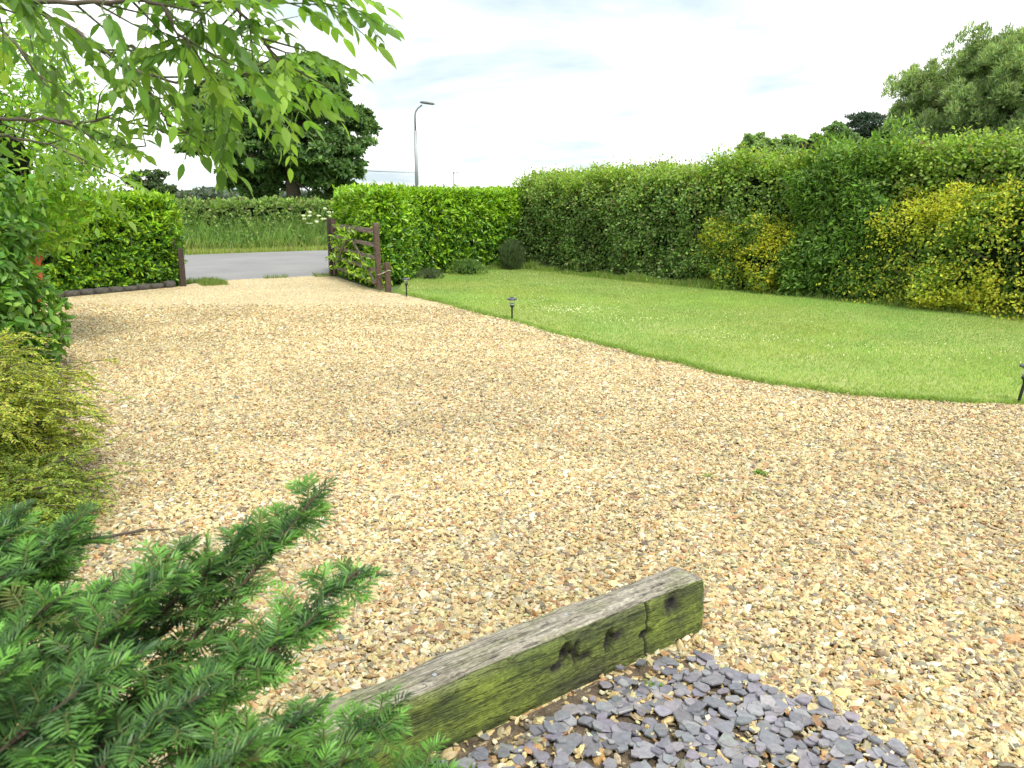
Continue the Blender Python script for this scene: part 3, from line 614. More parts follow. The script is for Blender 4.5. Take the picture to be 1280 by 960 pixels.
OAK = [(.085, .17, .052), (.12, .22, .065), (.06, .13, .042), (.18, .28, .09)]
tree('oak_tree', (-12.0, 45, 0), 2.6, .42, (-12.3, 45, 4.95), (5.6, 4.6, 4.6), 'large dark green oak tree beyond the field hedge', 'tree', .26, .16, 68, 9, 150, OAK, M_leaf, seed=11, cl=.21, outer=.55, flat=.75)
tree('willow_tree', (17.4, 29, 0), 1.4, .2, (16.9, 29, 4.0), (4.2, 3.2, 3.3), 'tall feathery willow rising over the hedge at the right', 'tree', .18, .034, 210, 12, 100, [(.28, .37, .19), (.33, .42, .22), (.22, .30, .15)], M_thin, seed=5, cl=.22, outer=.6, narrow=.45, up=.9, sp=.45)
tree('round_tree', (14.6, 50, 0), 1.5, .15, (14.6, 50, 4.2), (1.05, 1.1, 1.25), 'leftmost of the distant rounded trees over the long hedge', 'tree', .2, .13, 40, 7, 80, [(.26, .38, .15), (.32, .44, .18)], M_leaf, seed=6, cl=.36, outer=.6, flat=.95, sp=.5)  # both pale round trees: distance haze and flare put into the leaf colour
tree('round_tree', (16.4, 50, 0), 1.5, .15, (16.4, 50, 4.1), (1.15, 1.3, 1.3), 'second rounded pale tree over the hedge beside the purple tree', 'tree', .2, .13, 40, 7, 80, [(.26, .38, .15), (.32, .44, .18)], M_leaf, seed=7, cl=.36, outer=.6, flat=.95, sp=.5)
tree('purple_tree', (18.2, 49, 0), 1.5, .15, (18.0, 49, 3.9), (1.4, 1.3, 1.3), 'dark purple leaved tree low over the hedge', 'tree', .2, .13, 36, 7, 70, [(.06, .035, .045), (.08, .045, .055)], M_leaf, seed=8, cl=.36, outer=.6, flat=.9, sp=.5)
tree('round_tree', (20.0, 51, 0), 1.5, .2, (19.6, 51, 4.5), (1.6, 1.5, 1.75), 'rounded tree between the purple tree and the conifer', 'tree', .2, .13, 44, 7, 80, [(.14, .24, .09), (.20, .30, .12)], M_leaf, seed=9, cl=.34, outer=.6, flat=.9, sp=.5)
tree('spreading_conifer', (24.3, 57, 0), 2.6, .2, (24.3, 57, 5.3), (2.6, 2.2, 2.4), 'dark blue green conifer with flat tiers of branches above the hedge', 'tree', .3, .06, 60, 8, 70, [(.05, .085, .055), (.065, .11, .065)], M_needle, seed=10, flat=.25, cl=.3, outer=.8, sp=.5)
tree('field_tree', (-27.6, 62, 0), 1.4, .2, (-27.6, 62, 2.1), (2.4, 2, 1.6), 'small bushy tree far off over the left laurel hedge', 'tree', .25, .16, 22, 6, 60, [(.08, .13, .05), (.10, .16, .07)], M_leaf, seed=13, cl=.34)
# far woodland
mb = MB(); n = 42000; x = rng.uniform(-150, 120, n); y = 170 + rng.uniform(-6, 6, n); hh = 2.6 + 1.3 * fnoise(np.c_[x, 0 * x, 0 * x], .06, 3) + .8 * fnoise(np.c_[x, 0 * x, 0 * x], .3, 4); P = np.c_[x, y, hh * rng.uniform(0, 1, n)]
leaves(mb, P, runit(n), runit(n), .9, .6, pal(n, [(.10, .14, .10), (.13, .17, .12)], .2)); o = mb.build('far_woodland', M_leaf); tag(o, 'low hazy line of distant trees on the horizon', 'woodland', kind='stuff')

# street lamp, poles and cables
lp = empty('street_lamp', (-4.62, 40, 0), label='tall grey steel street lamp rising behind the laurel hedge', cat='street lamp')
mb = MB(); mb.tube([(0, 0, 0), (0, 0, 1.3)], .12, seg=12).tube([(0, 0, 1.3), (0, 0, 4.75)], .085, seg=12); mb.build('column', M_galv, lp, True)
mb = MB(); mb.tube([(0, 0, 4.7), (0, 0, 5.45), (.04, -.02, 5.62), (.16, -.06, 5.78), (.36, -.12, 5.9)], [.055, .05, .045, .04, .035], seg=10); mb.build('bracket', M_galv, lp, True)
mb = MB(); mb.lathe([(.02, -.04), (.10, -.035), (.13, 0), (.10, .045), (.02, .06)], seg=14)
V = mb.v[0]; V = V * np.array([2.9, 1.3, 1.2]); a_ = -.13; V = V @ np.array([[math.cos(a_), 0, math.sin(a_)], [0, 1, 0], [-math.sin(a_), 0, math.cos(a_)]]); mb.v[0] = V + np.array([.62, -.2, 5.98]); mb.build('lamp_head', M_iron, lp, True)
def pole(x, y, h):
    r_ = empty('utility_pole', (x, y, 0), label='faint far wooden pole with crossarm carrying the cables', cat='utility pole')
    MB().tube([(0, 0, 0), (0, 0, h)], [.16, .12], seg=8).build('mast', M_iron, r_, True)
    MB().box((0, 0, h - .35), (2.2, .14, .14)).build('crossarm', M_iron, r_)
    arm_ = r_.children[-1] if r_.children[-1].name.startswith('crossarm') else [c for c in r_.children if c.name.startswith('crossarm')][0]
    for dx in (-.95, 0, .95):
        MB().lathe([(.05, 0), (.07, .08), (.05, .16)], (dx, 0, h - .28), 8).build('insulator', M_stone, arm_)
    return r_
pole(-14.1, 200, 7.9)
A_ = np.array([-14.1, 200, 7.9]); 
for dx, lab in ((-.95, 'left of the three thin cables sagging between the far poles'), (0, 'middle of the three thin cables sagging between the far poles'), (.95, 'right of the three thin cables sagging between the far poles')):
    mb = MB(); pts = []
    for B_, k in ((np.array([-48, 105, 8.6]), 1), (np.array([14, 235, 7.6]), -1)):
        tt = np.linspace(0, 1, 24); q = A_[None] * (1 - tt[:, None]) + B_[None] * tt[:, None]; q[:, 2] -= 1.0 * 4 * tt * (1 - tt) * (1.4 if k == 1 else .8); q[:, 0] += dx
        pts.append(q[::-1] if k == 1 else q[1:])
    mb.tube(np.concatenate(pts), .022, seg=4); o = mb.build('overhead_cable', M_iron); tag(o, lab, 'cable', 'cables across the sky')

# ------------------------------------------------------------------ gate and posts
def woodmat(name, c1, c2, green=0):
    m, t, b = mat(name); tc = N(t, 'ShaderNodeTexCoord'); mp = N(t, 'ShaderNodeMapping'); mp.inputs['Scale'].default_value = (6, 40, 40); t.links.new(tc.outputs['Object'], mp.inputs[0])
    nz = N(t, 'ShaderNodeTexNoise'); nz.inputs['Scale'].default_value = 1; nz.inputs['Detail'].default_value = 6; t.links.new(mp.outputs[0], nz.inputs['Vector'])
    r = N(t, 'ShaderNodeValToRGB'); r.color_ramp.elements[0].position = .35; r.color_ramp.elements[1].position = .68; r.color_ramp.elements[0].color = (*c1, 1); r.color_ramp.elements[1].color = (*c2, 1)
    t.links.new(nz.outputs['Fac'], r.inputs[0]); t.links.new(r.outputs[0], b.inputs['Base Color']); b.inputs['Roughness'].default_value = .85
    bp = N(t, 'ShaderNodeBump'); bp.inputs['Strength'].default_value = .5; bp.inputs['Distance'].default_value = .004; t.links.new(nz.outputs['Fac'], bp.inputs['Height']); t.links.new(bp.outputs[0], b.inputs['Normal'])
    return m
M_gate = woodmat('stained_timber', (.055, .032, .022), (.13, .085, .06)); M_rail = woodmat('weathered_rail', (.09, .065, .05), (.26, .21, .175)); M_post = woodmat('dark_post', (.025, .016, .012), (.07, .05, .035))
gx0, gx1 = np.array([-3.70, 16.82]), np.array([-2.33, 14.12])
gd = gx1 - gx0; GLn = np.linalg.norm(gd); ga = math.atan2(gd[1], gd[0])
gate = empty('farm_gate', (gx0[0], gx0[1], 0), ga, label='open dark brown wooden five bar gate with laurel growing through it', cat='gate')
SH = -.09   # sag: top of the far stile leans back
mb = MB(); mb.box((.05, 0, .62), (.09, .07, 1.14)); mb.build('hinge_stile', M_gate, gate)
mb = MB(); prof = [(-.06, .04), (.05, .04), (.05, 1.12), (.03, 1.17), (-.02, 1.19), (-.06, 1.14)]
V = [(GLn + x + SH * z, yy, z) for yy in (-.04, .04) for x, z in prof]; k = len(prof)
mb.add(V, [np.array([list(range(k))]), np.array([list(range(k, 2 * k))[::-1]]), np.array([(i, i + k, (i + 1) % k + k, (i + 1) % k) for i in range(k)])]); mb.build('latch_stile', M_gate, gate)
for j, (za, zb, hgt) in enumerate([(1.05, 1.04, .085), (.83, .80, .065), (.62, .57, .065), (.42, .36, .065), (.22, .13, .065)]):
    mb = MB(); a = np.array([.09, 0, za]); b_ = np.array([GLn - .06 + SH * zb, 0, zb]); 
    V = [(p[0], y_, p[2] + dz) for p in (a, b_) for y_ in (-.018, .018) for dz in (-hgt / 2, hgt / 2)]
    mb.add(V, [np.array([[0, 1, 3, 2], [4, 6, 7, 5], [0, 4, 5, 1], [2, 3, 7, 6], [1, 5, 7, 3], [0, 2, 6, 4]])]); mb.build('rail', M_rail, gate)
for xa, za, xb, zb in ((GLn - .12, .12, GLn * .48, .86), (.12, .2, GLn * .46, 1.0)):
    d = np.array([xb - xa, 0, zb - za]); L_ = np.linalg.norm(d); mb = MB(); an = math.atan2(d[2], d[0])
    mb.box(((xa + xb) / 2, -.034, (za + zb) / 2), (L_, .025, .045), M=[[math.cos(an), 0, -math.sin(an)], [0, 1, 0], [math.sin(an), 0, math.cos(an)]]); mb.build('brace', M_rail, gate)
def post(x, y, h, w_, label, m=M_gate, tilt=(0, 0)):
    r_ = MB(); V = []
    for z, s_ in ((-.1, 1), (.05, 1), (h * .5, .98), (h - .03, .97), (h, .8)):
        for cx_, cy_ in ((-1, -1), (1, -1), (1, 1), (-1, 1)): V.append((cx_ * w_ / 2 * s_ + tilt[0] * z + rng.normal(0, .002), cy_ * w_ / 2 * s_ + tilt[1] * z + rng.normal(0, .002), z))
    F = [(i * 4 + k, i * 4 + (k + 1) % 4, i * 4 + 4 + (k + 1) % 4, i * 4 + 4 + k) for i in range(4) for k in range(4)]
    r_.add(V, [np.array(F), np.array([[16, 17, 18, 19]])]); o = r_.build('gate_post', m); o.location = (x, y, 0); o.rotation_euler = (0, 0, ga); tag(o, label, 'post'); return o
post(-3.80, 17.02, 1.20, .12, 'dark post carrying the hinges of the open gate', M_post)
post(-2.17, 14.02, .52, .085, 'short brown post at the free end of the open gate')
post(-6.15, 15.0, .70, .10, 'dark gatepost at the end of the left laurel hedge', M_post)
mb = MB(); mb.tube([(-2.38, 14.14, .30), (-2.33, 14.06, .30), (-2.25, 14.0, .33), (-2.15, 13.965, .38), (-2.11, 14.02, .38), (-2.2, 14.09, .35), (-2.33, 14.17, .31), (-2.38, 14.14, .30)], .007, seg=6); tag(mb.build('rope_loop', M_rope), 'pale rope loop tying the gate to the short post', 'rope')
# laurel sprigs pushing through the bars
sp_root = empty('laurel_sprigs', (gx0[0], gx0[1], 0), ga, label='leafy laurel shoots poking between the gate bars', cat='shoots')
mb = MB(); st_ = MB(); 
for k in range(85):
    x = rng.uniform(.15, GLn - .35); z = rng.uniform(.05, 1.0) * (.6 + .4 * (x < 1.8)); d = np.array([rng.normal(0, .25), -1, .35]); d /= np.linalg.norm(d); p0 = np.array([x, .34, max(.03, z - .1)]); L_ = rng.uniform(.34, .62)
    if ga < 0: pass
    st_.tube([p0, p0 + d * L_], [.006, .002], (.1, .18, .04), 4); q = 9; s_ = np.linspace(.35, 1, q)[:, None]
    P = p0 + d * L_ * s_; leaves(mb, P, unit(d * .5 + runit(q) * .8), unit(np.array([0, -.6, .8]) + runit(q) * .4), .12 * rng.uniform(.7, 1.1, q), .045, laurel(P + 50 * rng.uniform(), np.full(q, .72), np.zeros(q)))
mb.build('foliage', M_gloss, sp_root); st_.build('stems', M_leaf, sp_root)
SPR = sp_root

# ------------------------------------------------------------------ solar lights
def solar(loc, label, tilt=0, rx=0, s=1.0):
    r_ = empty('solar_light', loc, label=label, cat='garden light', group='solar lights along the lawn edge'); r_.rotation_euler = (rx, tilt, 0); r_.scale = (s, s, s)
    MB().lathe([(.004, -.05), (.011, .0), (.011, .16), (.012, .175)], seg=12).build('stake', M_black, r_, True)
    MB().lathe([(.012, .168), (.016, .185), (.030, .20), (.032, .214), (.027, .216)], seg=18).build('collar', M_black, r_, True)
    MB().lathe([(.026, .213), (.034, .24), (.038, .284)], seg=18).build('lens', M_clear, r_, True)
    cap_ = MB().lathe([(.036, .280), (.060, .280), (.066, .287), (.064, .297), (.045, .306), (.02, .311), (.002, .312)], seg=24).build('cap', M_cap, r_, True)
    MB().box((0, 0, .3135), (.042, .042, .004)).build('solar_panel', M_black, cap_)
    return r_
solar((-1.76, 13.35, 0), 'solar stake light nearest the open gate', s=1.02)
solar((0.0, 10.62, 0), 'solar stake light halfway along the curved lawn edge', s=1.02)
solar((4.02, 6.16, 0), 'leaning solar stake light at the right edge of the lawn', tilt=.16, s=1.07)

# ------------------------------------------------------------------ railway sleeper
def beam_local(px, py): return None
NU, NV = 420, 14
HB_ = .225
prof = []   # cross-section loop (y across, z up) starting front bottom -> front top -> back top -> back bottom
fr = 34; tp = 26; bk = 10
for i in range(fr): prof.append((0, -.03 + (HB_ + .03 - .012) * i / (fr - 1)))
for i in range(1, 5): a = i / 5 * math.pi / 2; prof.append((.012 * (1 - math.cos(a)), HB_ - .012 + .012 * math.sin(a)))
for i in range(tp): prof.append((.012 + (BW - .024) * i / (tp - 1), HB_))
for i in range(1, 5): a = i / 5 * math.pi / 2; prof.append((BW - .012 + .012 * math.sin(a), HB_ - .012 + .012 * math.cos(a)))
for i in range(bk): prof.append((BW, HB_ - .012 - (HB_ + .018) * i / (bk - 1)))
prof = np.array(prof); K = len(prof); U = np.linspace(0, BL, NU)
g = np.zeros((NU, K, 3)); g[:, :, 0] = -U[:, None]; g[:, :, 1] = prof[None, :, 0]; g[:, :, 2] = prof[None, :, 1]
flat = g.reshape(-1, 3); u_ = -flat[:, 0]; top_m = np.clip((flat[:, 2] - (HB_ - .006)) / .004, 0, 1); front_m = (flat[:, 1] < .006) & (flat[:, 2] < HB_ - .008)
gr = fnoise(flat * np.array([7, 55, 55]), 1, 3); gr2 = fnoise(flat * np.array([14, 110, 110]), 1, 13); bigw = fnoise(flat, 2.2, 30)
nrm = np.zeros_like(flat); nrm[:, 2] = top_m; nrm[front_m, 1] = -1; nrm[flat[:, 1] > BW - .004, 1] = 1
flat = flat + nrm * (gr * .0035 + gr2 * .0018 + bigw * .007)[:, None]
edg = np.exp(-((flat[:, 2] - HB_) / .030) ** 2) * np.exp(-(flat[:, 1] / .030) ** 2); chip = np.clip(.55 + 1.2 * fnoise(flat * np.array([6, 12, 12]), 1, 66), 0, 1) * edg; flat[:, 2] -= chip * .016; flat[:, 1] += chip * .014; eb = np.exp(-((flat[:, 2] - HB_) / .03) ** 2) * np.exp(-((flat[:, 1] - BW) / .03) ** 2) * np.clip(.5 + fnoise(flat * np.array([5, 9, 9]), 1, 67), 0, 1); flat[:, 2] -= eb * .014; flat[:, 1] -= eb * .010
crack = np.clip(.06 - np.abs(fnoise(flat * np.array([2.2, 26, 26]), 1, 44)), 0, 1) / .06; crack *= (fnoise(flat * np.array([1.5, 8, 8]), 1, 45) > .0)
flat -= nrm * (crack * .005)[:, None]
# rounded right end, worn corner
endf = np.clip(1 - u_ / .07, 0, 1); flat[:, 2] -= endf ** 2 * .022 * (flat[:, 2] > .1); flat[:, 1] += endf ** 2 * .012 * (flat[:, 1] < .02)
flat[:, 2] += .006 * np.sin(u_ * 2.2) * (flat[:, 2] > .05)
dark = np.zeros(len(flat))
HOLES = [(.684, .14, .026, .036, .034), (.715, .10, .040, .022, .024), (.645, .125, .012, .05, .02), (.499, .124, .020, .044, .034), (.32, .086, .030, .018, .024), (.186, .165, .040, .044, .007), (.603, .10, .028, .016, .012), (.19, .165, .014, .018, .016), (.46, .13, .03, .016, .008)]
for hu, hz, ru, rz_, dp in HOLES:
    q = np.sqrt(((u_ - hu) / ru) ** 2 + ((g.reshape(-1, 3)[:, 2] - hz) / rz_) ** 2) + .5 * fnoise(flat, 38, 60)
    mk = np.clip(1.25 - q, 0, 1) ** .6 * front_m; flat[:, 1] += mk * dp; dark = np.maximum(dark, np.clip(1.35 - q, 0, 1) * front_m)
# knot ring
q = np.sqrt(((u_ - .075) / .034) ** 2 + ((g.reshape(-1, 3)[:, 2] - .135) / .040) ** 2); 
# vertical split
vsp = np.exp(-((u_ - .315 +.2 * np.clip(.02 - .2 * g.reshape(-1, 3)[:, 2], -1, 1) - .004 * np.sin(g.reshape(-1, 3)[:, 2] * 30)) / .0045) ** 2) * front_m; flat[:, 1] += vsp * .012; dark = np.maximum(dark, vsp)
z0_ = g.reshape(-1, 3)[:, 2]
# colours
woodtop = np.array([.33, .30, .23]); woodlight = np.array([.46, .43, .35]); wooddark = np.array([.13, .115, .085]); alg = np.array([.19, .25, .035]); algd = np.array([.06, .085, .02]); rot = np.array([.018, .015, .012])
tt = np.clip(.5 + .9 * gr + .4 * gr2, 0, 1)[:, None]; ctop = wooddark * (1 - tt) + woodlight * tt; ctop = ctop * .6 + woodtop * .4
pt = np.clip(fnoise(flat * np.array([6, 14, 14]), 1, 71) * 1.6, 0, 1)[:, None]; ctop = ctop * (1 - .45 * pt) + alg * .8 * .45 * pt
ta = np.clip(.55 + .9 * fnoise(flat * np.array([7, 16, 16]), 1, 80) + .35 * gr, 0, 1)[:, None]; cfr = algd * (1 - ta) + alg * ta
damp = (np.exp(-((u_ - .55) / .23) ** 4) * np.clip(1.2 - z0_ / .2, 0, 1))[:, None] * (.7 + .5 * fnoise(flat, 9, 81))[:, None]; cfr = cfr * (1 - .72 * np.clip(damp, 0, 1)) + np.array([.045, .04, .03]) * .72 * np.clip(damp, 0, 1)
upg = (np.clip((z0_ - .17) / .05, 0, 1) * np.clip(.5 + 1.2 * fnoise(flat * np.array([4, 10, 10]), 1, 82), 0, 1))[:, None]; cfr = cfr * (1 - .6 * upg) + woodtop * .7 * .6 * upg
cfr *= (1 - .25 * np.clip(.05 - z0_, 0, .05) / .05)[:, None]
cc_ = np.where(top_m[:, None] > .3, ctop, cfr); ef = (np.clip(1 - u_ / .02, 0, 1) * (fnoise(flat, 12, 90) > 0) * front_m)[:, None]; cc_ = cc_ * (1 - .5 * ef) + woodtop * .5 * ef
cc_ = cc_ * (1 - .75 * np.clip(crack, 0, 1)[:, None]); dk_ = np.clip(dark * 1.2, 0, 1)[:, None]; cc_ = cc_ * (1 - dk_) + rot * dk_
F = (np.arange(NU - 1)[:, None] * K + np.arange(K - 1)[None]).ravel(); F = np.stack([F, F + 1, F + K + 1, F + K], 1)
bt = empty('railway_sleeper', (BEND[0], BEND[1], 0), math.atan2(BD[1], BD[0]), label='weathered oak sleeper green with algae between gravel and slate', cat='timber beam')
m, t, b = mat('old_timber'); a = N(t, 'ShaderNodeAttribute', attribute_name='col'); tc = N(t, 'ShaderNodeTexCoord'); mp = N(t, 'ShaderNodeMapping'); mp.inputs['Scale'].default_value = (45, 260, 260); t.links.new(tc.outputs['Object'], mp.inputs[0])
nz = N(t, 'ShaderNodeTexNoise'); nz.inputs['Detail'].default_value = 6; nz.inputs['Scale'].default_value = 1; t.links.new(mp.outputs[0], nz.inputs['Vector'])
mr = N(t, 'ShaderNodeMapRange'); mr.inputs[1].default_value = .3; mr.inputs[2].default_value = .7; mr.inputs[3].default_value = .6; mr.inputs[4].default_value = 1.35; t.links.new(nz.outputs['Fac'], mr.inputs[0])
sc = N(t, 'ShaderNodeVectorMath', operation='SCALE'); t.links.new(a.outputs['Color'], sc.inputs[0]); t.links.new(mr.outputs[0], sc.inputs['Scale']); t.links.new(sc.outputs[0], b.inputs['Base Color']); b.inputs['Roughness'].default_value = .85
mp2 = N(t, 'ShaderNodeMapping'); mp2.inputs['Scale'].default_value = (2.6, 34, 34); t.links.new(tc.outputs['Object'], mp2.inputs[0])
n3 = N(t, 'ShaderNodeTexNoise'); n3.inputs['Scale'].default_value = 1; n3.inputs['Detail'].default_value = 4; n3.inputs['Distortion'].default_value = .6; t.links.new(mp2.outputs[0], n3.inputs['Vector'])
s1 = N(t, 'ShaderNodeMath', operation='SUBTRACT'); s1.inputs[1].default_value = .5; t.links.new(n3.outputs['Fac'], s1.inputs[0]); ab = N(t, 'ShaderNodeMath', operation='ABSOLUTE'); t.links.new(s1.outputs[0], ab.inputs[0])
ck = N(t, 'ShaderNodeMapRange'); ck.inputs[1].default_value = .0; ck.inputs[2].default_value = .022; ck.inputs[3].default_value = .28; ck.inputs[4].default_value = 1; t.links.new(ab.outputs[0], ck.inputs[0])
n4 = N(t, 'ShaderNodeTexNoise'); n4.inputs['Scale'].default_value = 55; n4.inputs['Detail'].default_value = 5; t.links.new(tc.outputs['Object'], n4.inputs['Vector'])
mr4 = N(t, 'ShaderNodeMapRange'); mr4.inputs[1].default_value = .35; mr4.inputs[2].default_value = .65; mr4.inputs[3].default_value = .72; mr4.inputs[4].default_value = 1.2; t.links.new(n4.outputs['Fac'], mr4.inputs[0])
mm = N(t, 'ShaderNodeMath', operation='MULTIPLY'); t.links.new(ck.outputs[0], mm.inputs[0]); t.links.new(mr4.outputs[0], mm.inputs[1]); mm2 = N(t, 'ShaderNodeMath', operation='MULTIPLY'); t.links.new(mm.outputs[0], mm2.inputs[0]); t.links.new(mr.outputs[0], mm2.inputs[1]); t.links.new(mm2.outputs[0], sc.inputs['Scale'])
bp = N(t, 'ShaderNodeBump'); bp.inputs['Strength'].default_value = .9; bp.inputs['Distance'].default_value = .004; t.links.new(mm2.outputs[0], bp.inputs['Height']); t.links.new(bp.outputs[0], b.inputs['Normal']); M_beam = m
mb = MB(); e1 = np.arange(K); mb.add(flat, [F[:, ::-1], np.array([e1]), np.array([(NU - 1) * K + e1[::-1]])], cc_); mb.build('timber', M_beam, bt, True)
for u0, y0 in ((1.16, .05), (.62, .09), (1.0, .11)):
    MB().lathe([(.007, 0), (.007, .003), (.002, .004)], (-u0, y0, HB_ + .002), 10).build('nail_head', M_galv, bt)

# ------------------------------------------------------------------ left side planting
pt_ = empty('chimney_pot', (-7.62, 12.75, 0), label='rust red terracotta chimney pot behind the left shrubs', cat='planter')
MB().lathe([(.19, 0), (.185, .05), (.17, .1), (.15, .5), (.15, .6), (.165, .63), (.185, .65), (.185, .70), (.16, .72), (.135, .72), (.13, .3)], seg=26).build('pot', M_terra, pt_, True)
shrub('potted_plant', (-7.62, 12.75, .85), (.3, .3, .25), 'small leafy plant growing in the terracotta chimney pot', 'plant', .07, .035, 500, pf([(.08, .16, .04), (.12, .22, .05)]), M_leaf, base_z=.66, stems=5, seed=19)
# edging stones
for k in range(9):
    tt = k / 8; x = -7.55 * (1 - tt) + -6.33 * tt; y = 13.22 * (1 - tt) + 14.82 * tt; last = k == 8
    import bmesh
    bm = bmesh.new(); bmesh.ops.create_icosphere(bm, subdivisions=3, radius=1); V = np.array([v.co[:] for v in bm.verts]); F = np.array([[v.index for v in f.verts] for f in bm.faces]); bm.free()
    V = V / np.abs(V).max(1, keepdims=True) ** .6; V = V * (1 + .12 * fnoise(V, 1.4, k))[:, None]
    V = V * (np.array([.10, .09, .085]) if last else np.array([.13, .07, .05 + .02 * rng.uniform()]))
    ca = math.atan2(1.6, 1.22); ro = np.array([[math.cos(ca), math.sin(ca), 0], [-math.sin(ca), math.cos(ca), 0], [0, 0, 1]]); mb = MB(); mb.add(V @ ro, [F]); o = mb.build('edging_stone', M_stone, None, True); o.location = (x, y, .04)
    tag(o, 'rounded larger stone at the gatepost end of the hedge edging' if last else 'low dark stone edging the foot of the left laurel hedge', 'stone', None if last else 'edging stones under the laurel')

BR = [(.20, .38, .05), (.27, .46, .06), (.14, .27, .04), (.36, .52, .08)]
shrub('leafy_shrub', (-5.15, 7.0, .98), (1.1, .9, 1.02), 'dark green broad leaved shrub overhanging the left edge of the gravel', 'shrub', .095, .055, 14000, pf([(.11, .25, .04), (.16, .33, .05), (.08, .18, .035), (.24, .42, .07)]), M_leaf, lump=.3, lsc=1.6, seed=31, up=-.1, droop=.3, tw=2)
shrub('leafy_shrub', (-5.75, 8.6, 1.95), (1.45, 1.2, 1.3), 'tall light green shrub behind the dark one at the left', 'shrub', .10, .042, 15000, pf(BR), M_thin, lump=.4, lsc=1.3, seed=32, tw=3)
# golden arching shrub
def spray_shrub(name, c, R_, H_, label, ns, cols, leafL, leafW, seed):
    s = np.random.default_rng(seed); root = empty(name, (c[0], c[1], 0), label=label, cat='shrub'); fo = MB(); st = MB()
    for k in range(ns):
        a = s.uniform(0, 6.28); e_ = s.uniform(0, 1); out_ = R_ * (.35 + .75 * s.uniform() ** .6); hz = H_ * s.uniform(.25, 1.0) * (1.15 - .5 * out_ / R_)
        p0 = np.array([.2 * R_ * math.cos(a), .2 * R_ * math.sin(a), .0]); p1 = np.array([out_ * .5 * math.cos(a), out_ * .5 * math.sin(a), hz]); p2 = np.array([out_ * math.cos(a + s.normal(0, .2)), out_ * math.sin(a + s.normal(0, .2)), max(.04, hz * s.uniform(.55, .95))])
        tt = np.linspace(0, 1, 12)[:, None]; Pc = (1 - tt) ** 2 * p0 + 2 * tt * (1 - tt) * p1 + tt ** 2 * p2; st.tube(Pc, np.linspace(.006, .0015, 12), (.09, .07, .04), 4)
        for j in range(12):
            t0 = s.uniform(.3, 1); i0 = t0 * 11; ii = min(10, int(i0)); q0 = Pc[ii] * (1 - (i0 - ii)) + Pc[ii + 1] * (i0 - ii); dr = unit((Pc[ii + 1] - Pc[ii])[None])[0]
            sd_ = s.normal(size=3); sd_[2] = sd_[2] * .4 - .05; sd_ = dr * .8 + sd_ / np.linalg.norm(sd_) * .8; sd_ /= np.linalg.norm(sd_); L_ = s.uniform(.07, .17) * (1.2 - .4 * t0)
            nl = int(L_ / .0055); w_ = np.linspace(0, 1, nl)[:, None]; Pp = q0 + sd_ * L_ * w_ + np.array([0, 0, -.02]) * w_ ** 2
            side = unit(np.cross(np.tile(sd_, (nl, 1)), np.tile([0, 0, 1.], (nl, 1)))) * np.where(np.arange(nl) % 2, 1, -1)[:, None]
            leaves(fo, Pp, unit(side + sd_ * .7 + s.normal(0, .25, (nl, 3))), unit(np.array([0, 0, 1.]) + s.normal(0, .4, (nl, 3))), leafL * s.uniform(.7, 1.2, nl), leafW, pal(nl, cols, .15) * (.75 + .4 * t0) * (s.uniform(.8, 1.2)))
            st.tube([q0, Pp[-1]], [.002, .001], (.13, .11, .04), 3, cap=False)
    fo.build('foliage', M_leaf, root); st.build('stems', M_bark, root); return root
spray_shrub('golden_honeysuckle', (-3.2, 4.2), .80, 1.24, 'tall arching yellow green shrub spilling over the left edge of the gravel', 620, [(.30, .37, .05), (.40, .44, .06), (.22, .32, .045), (.50, .50, .09)], .022, .009, 3)

spray_shrub('golden_honeysuckle', (-2.72, 3.62), .66, .5, 'low spreading yellow green shrub between the arching shrub and the yew', 300, [(.28, .36, .05), (.22, .32, .05), (.16, .27, .045), (.42, .46, .08)], .02, .009, 4)
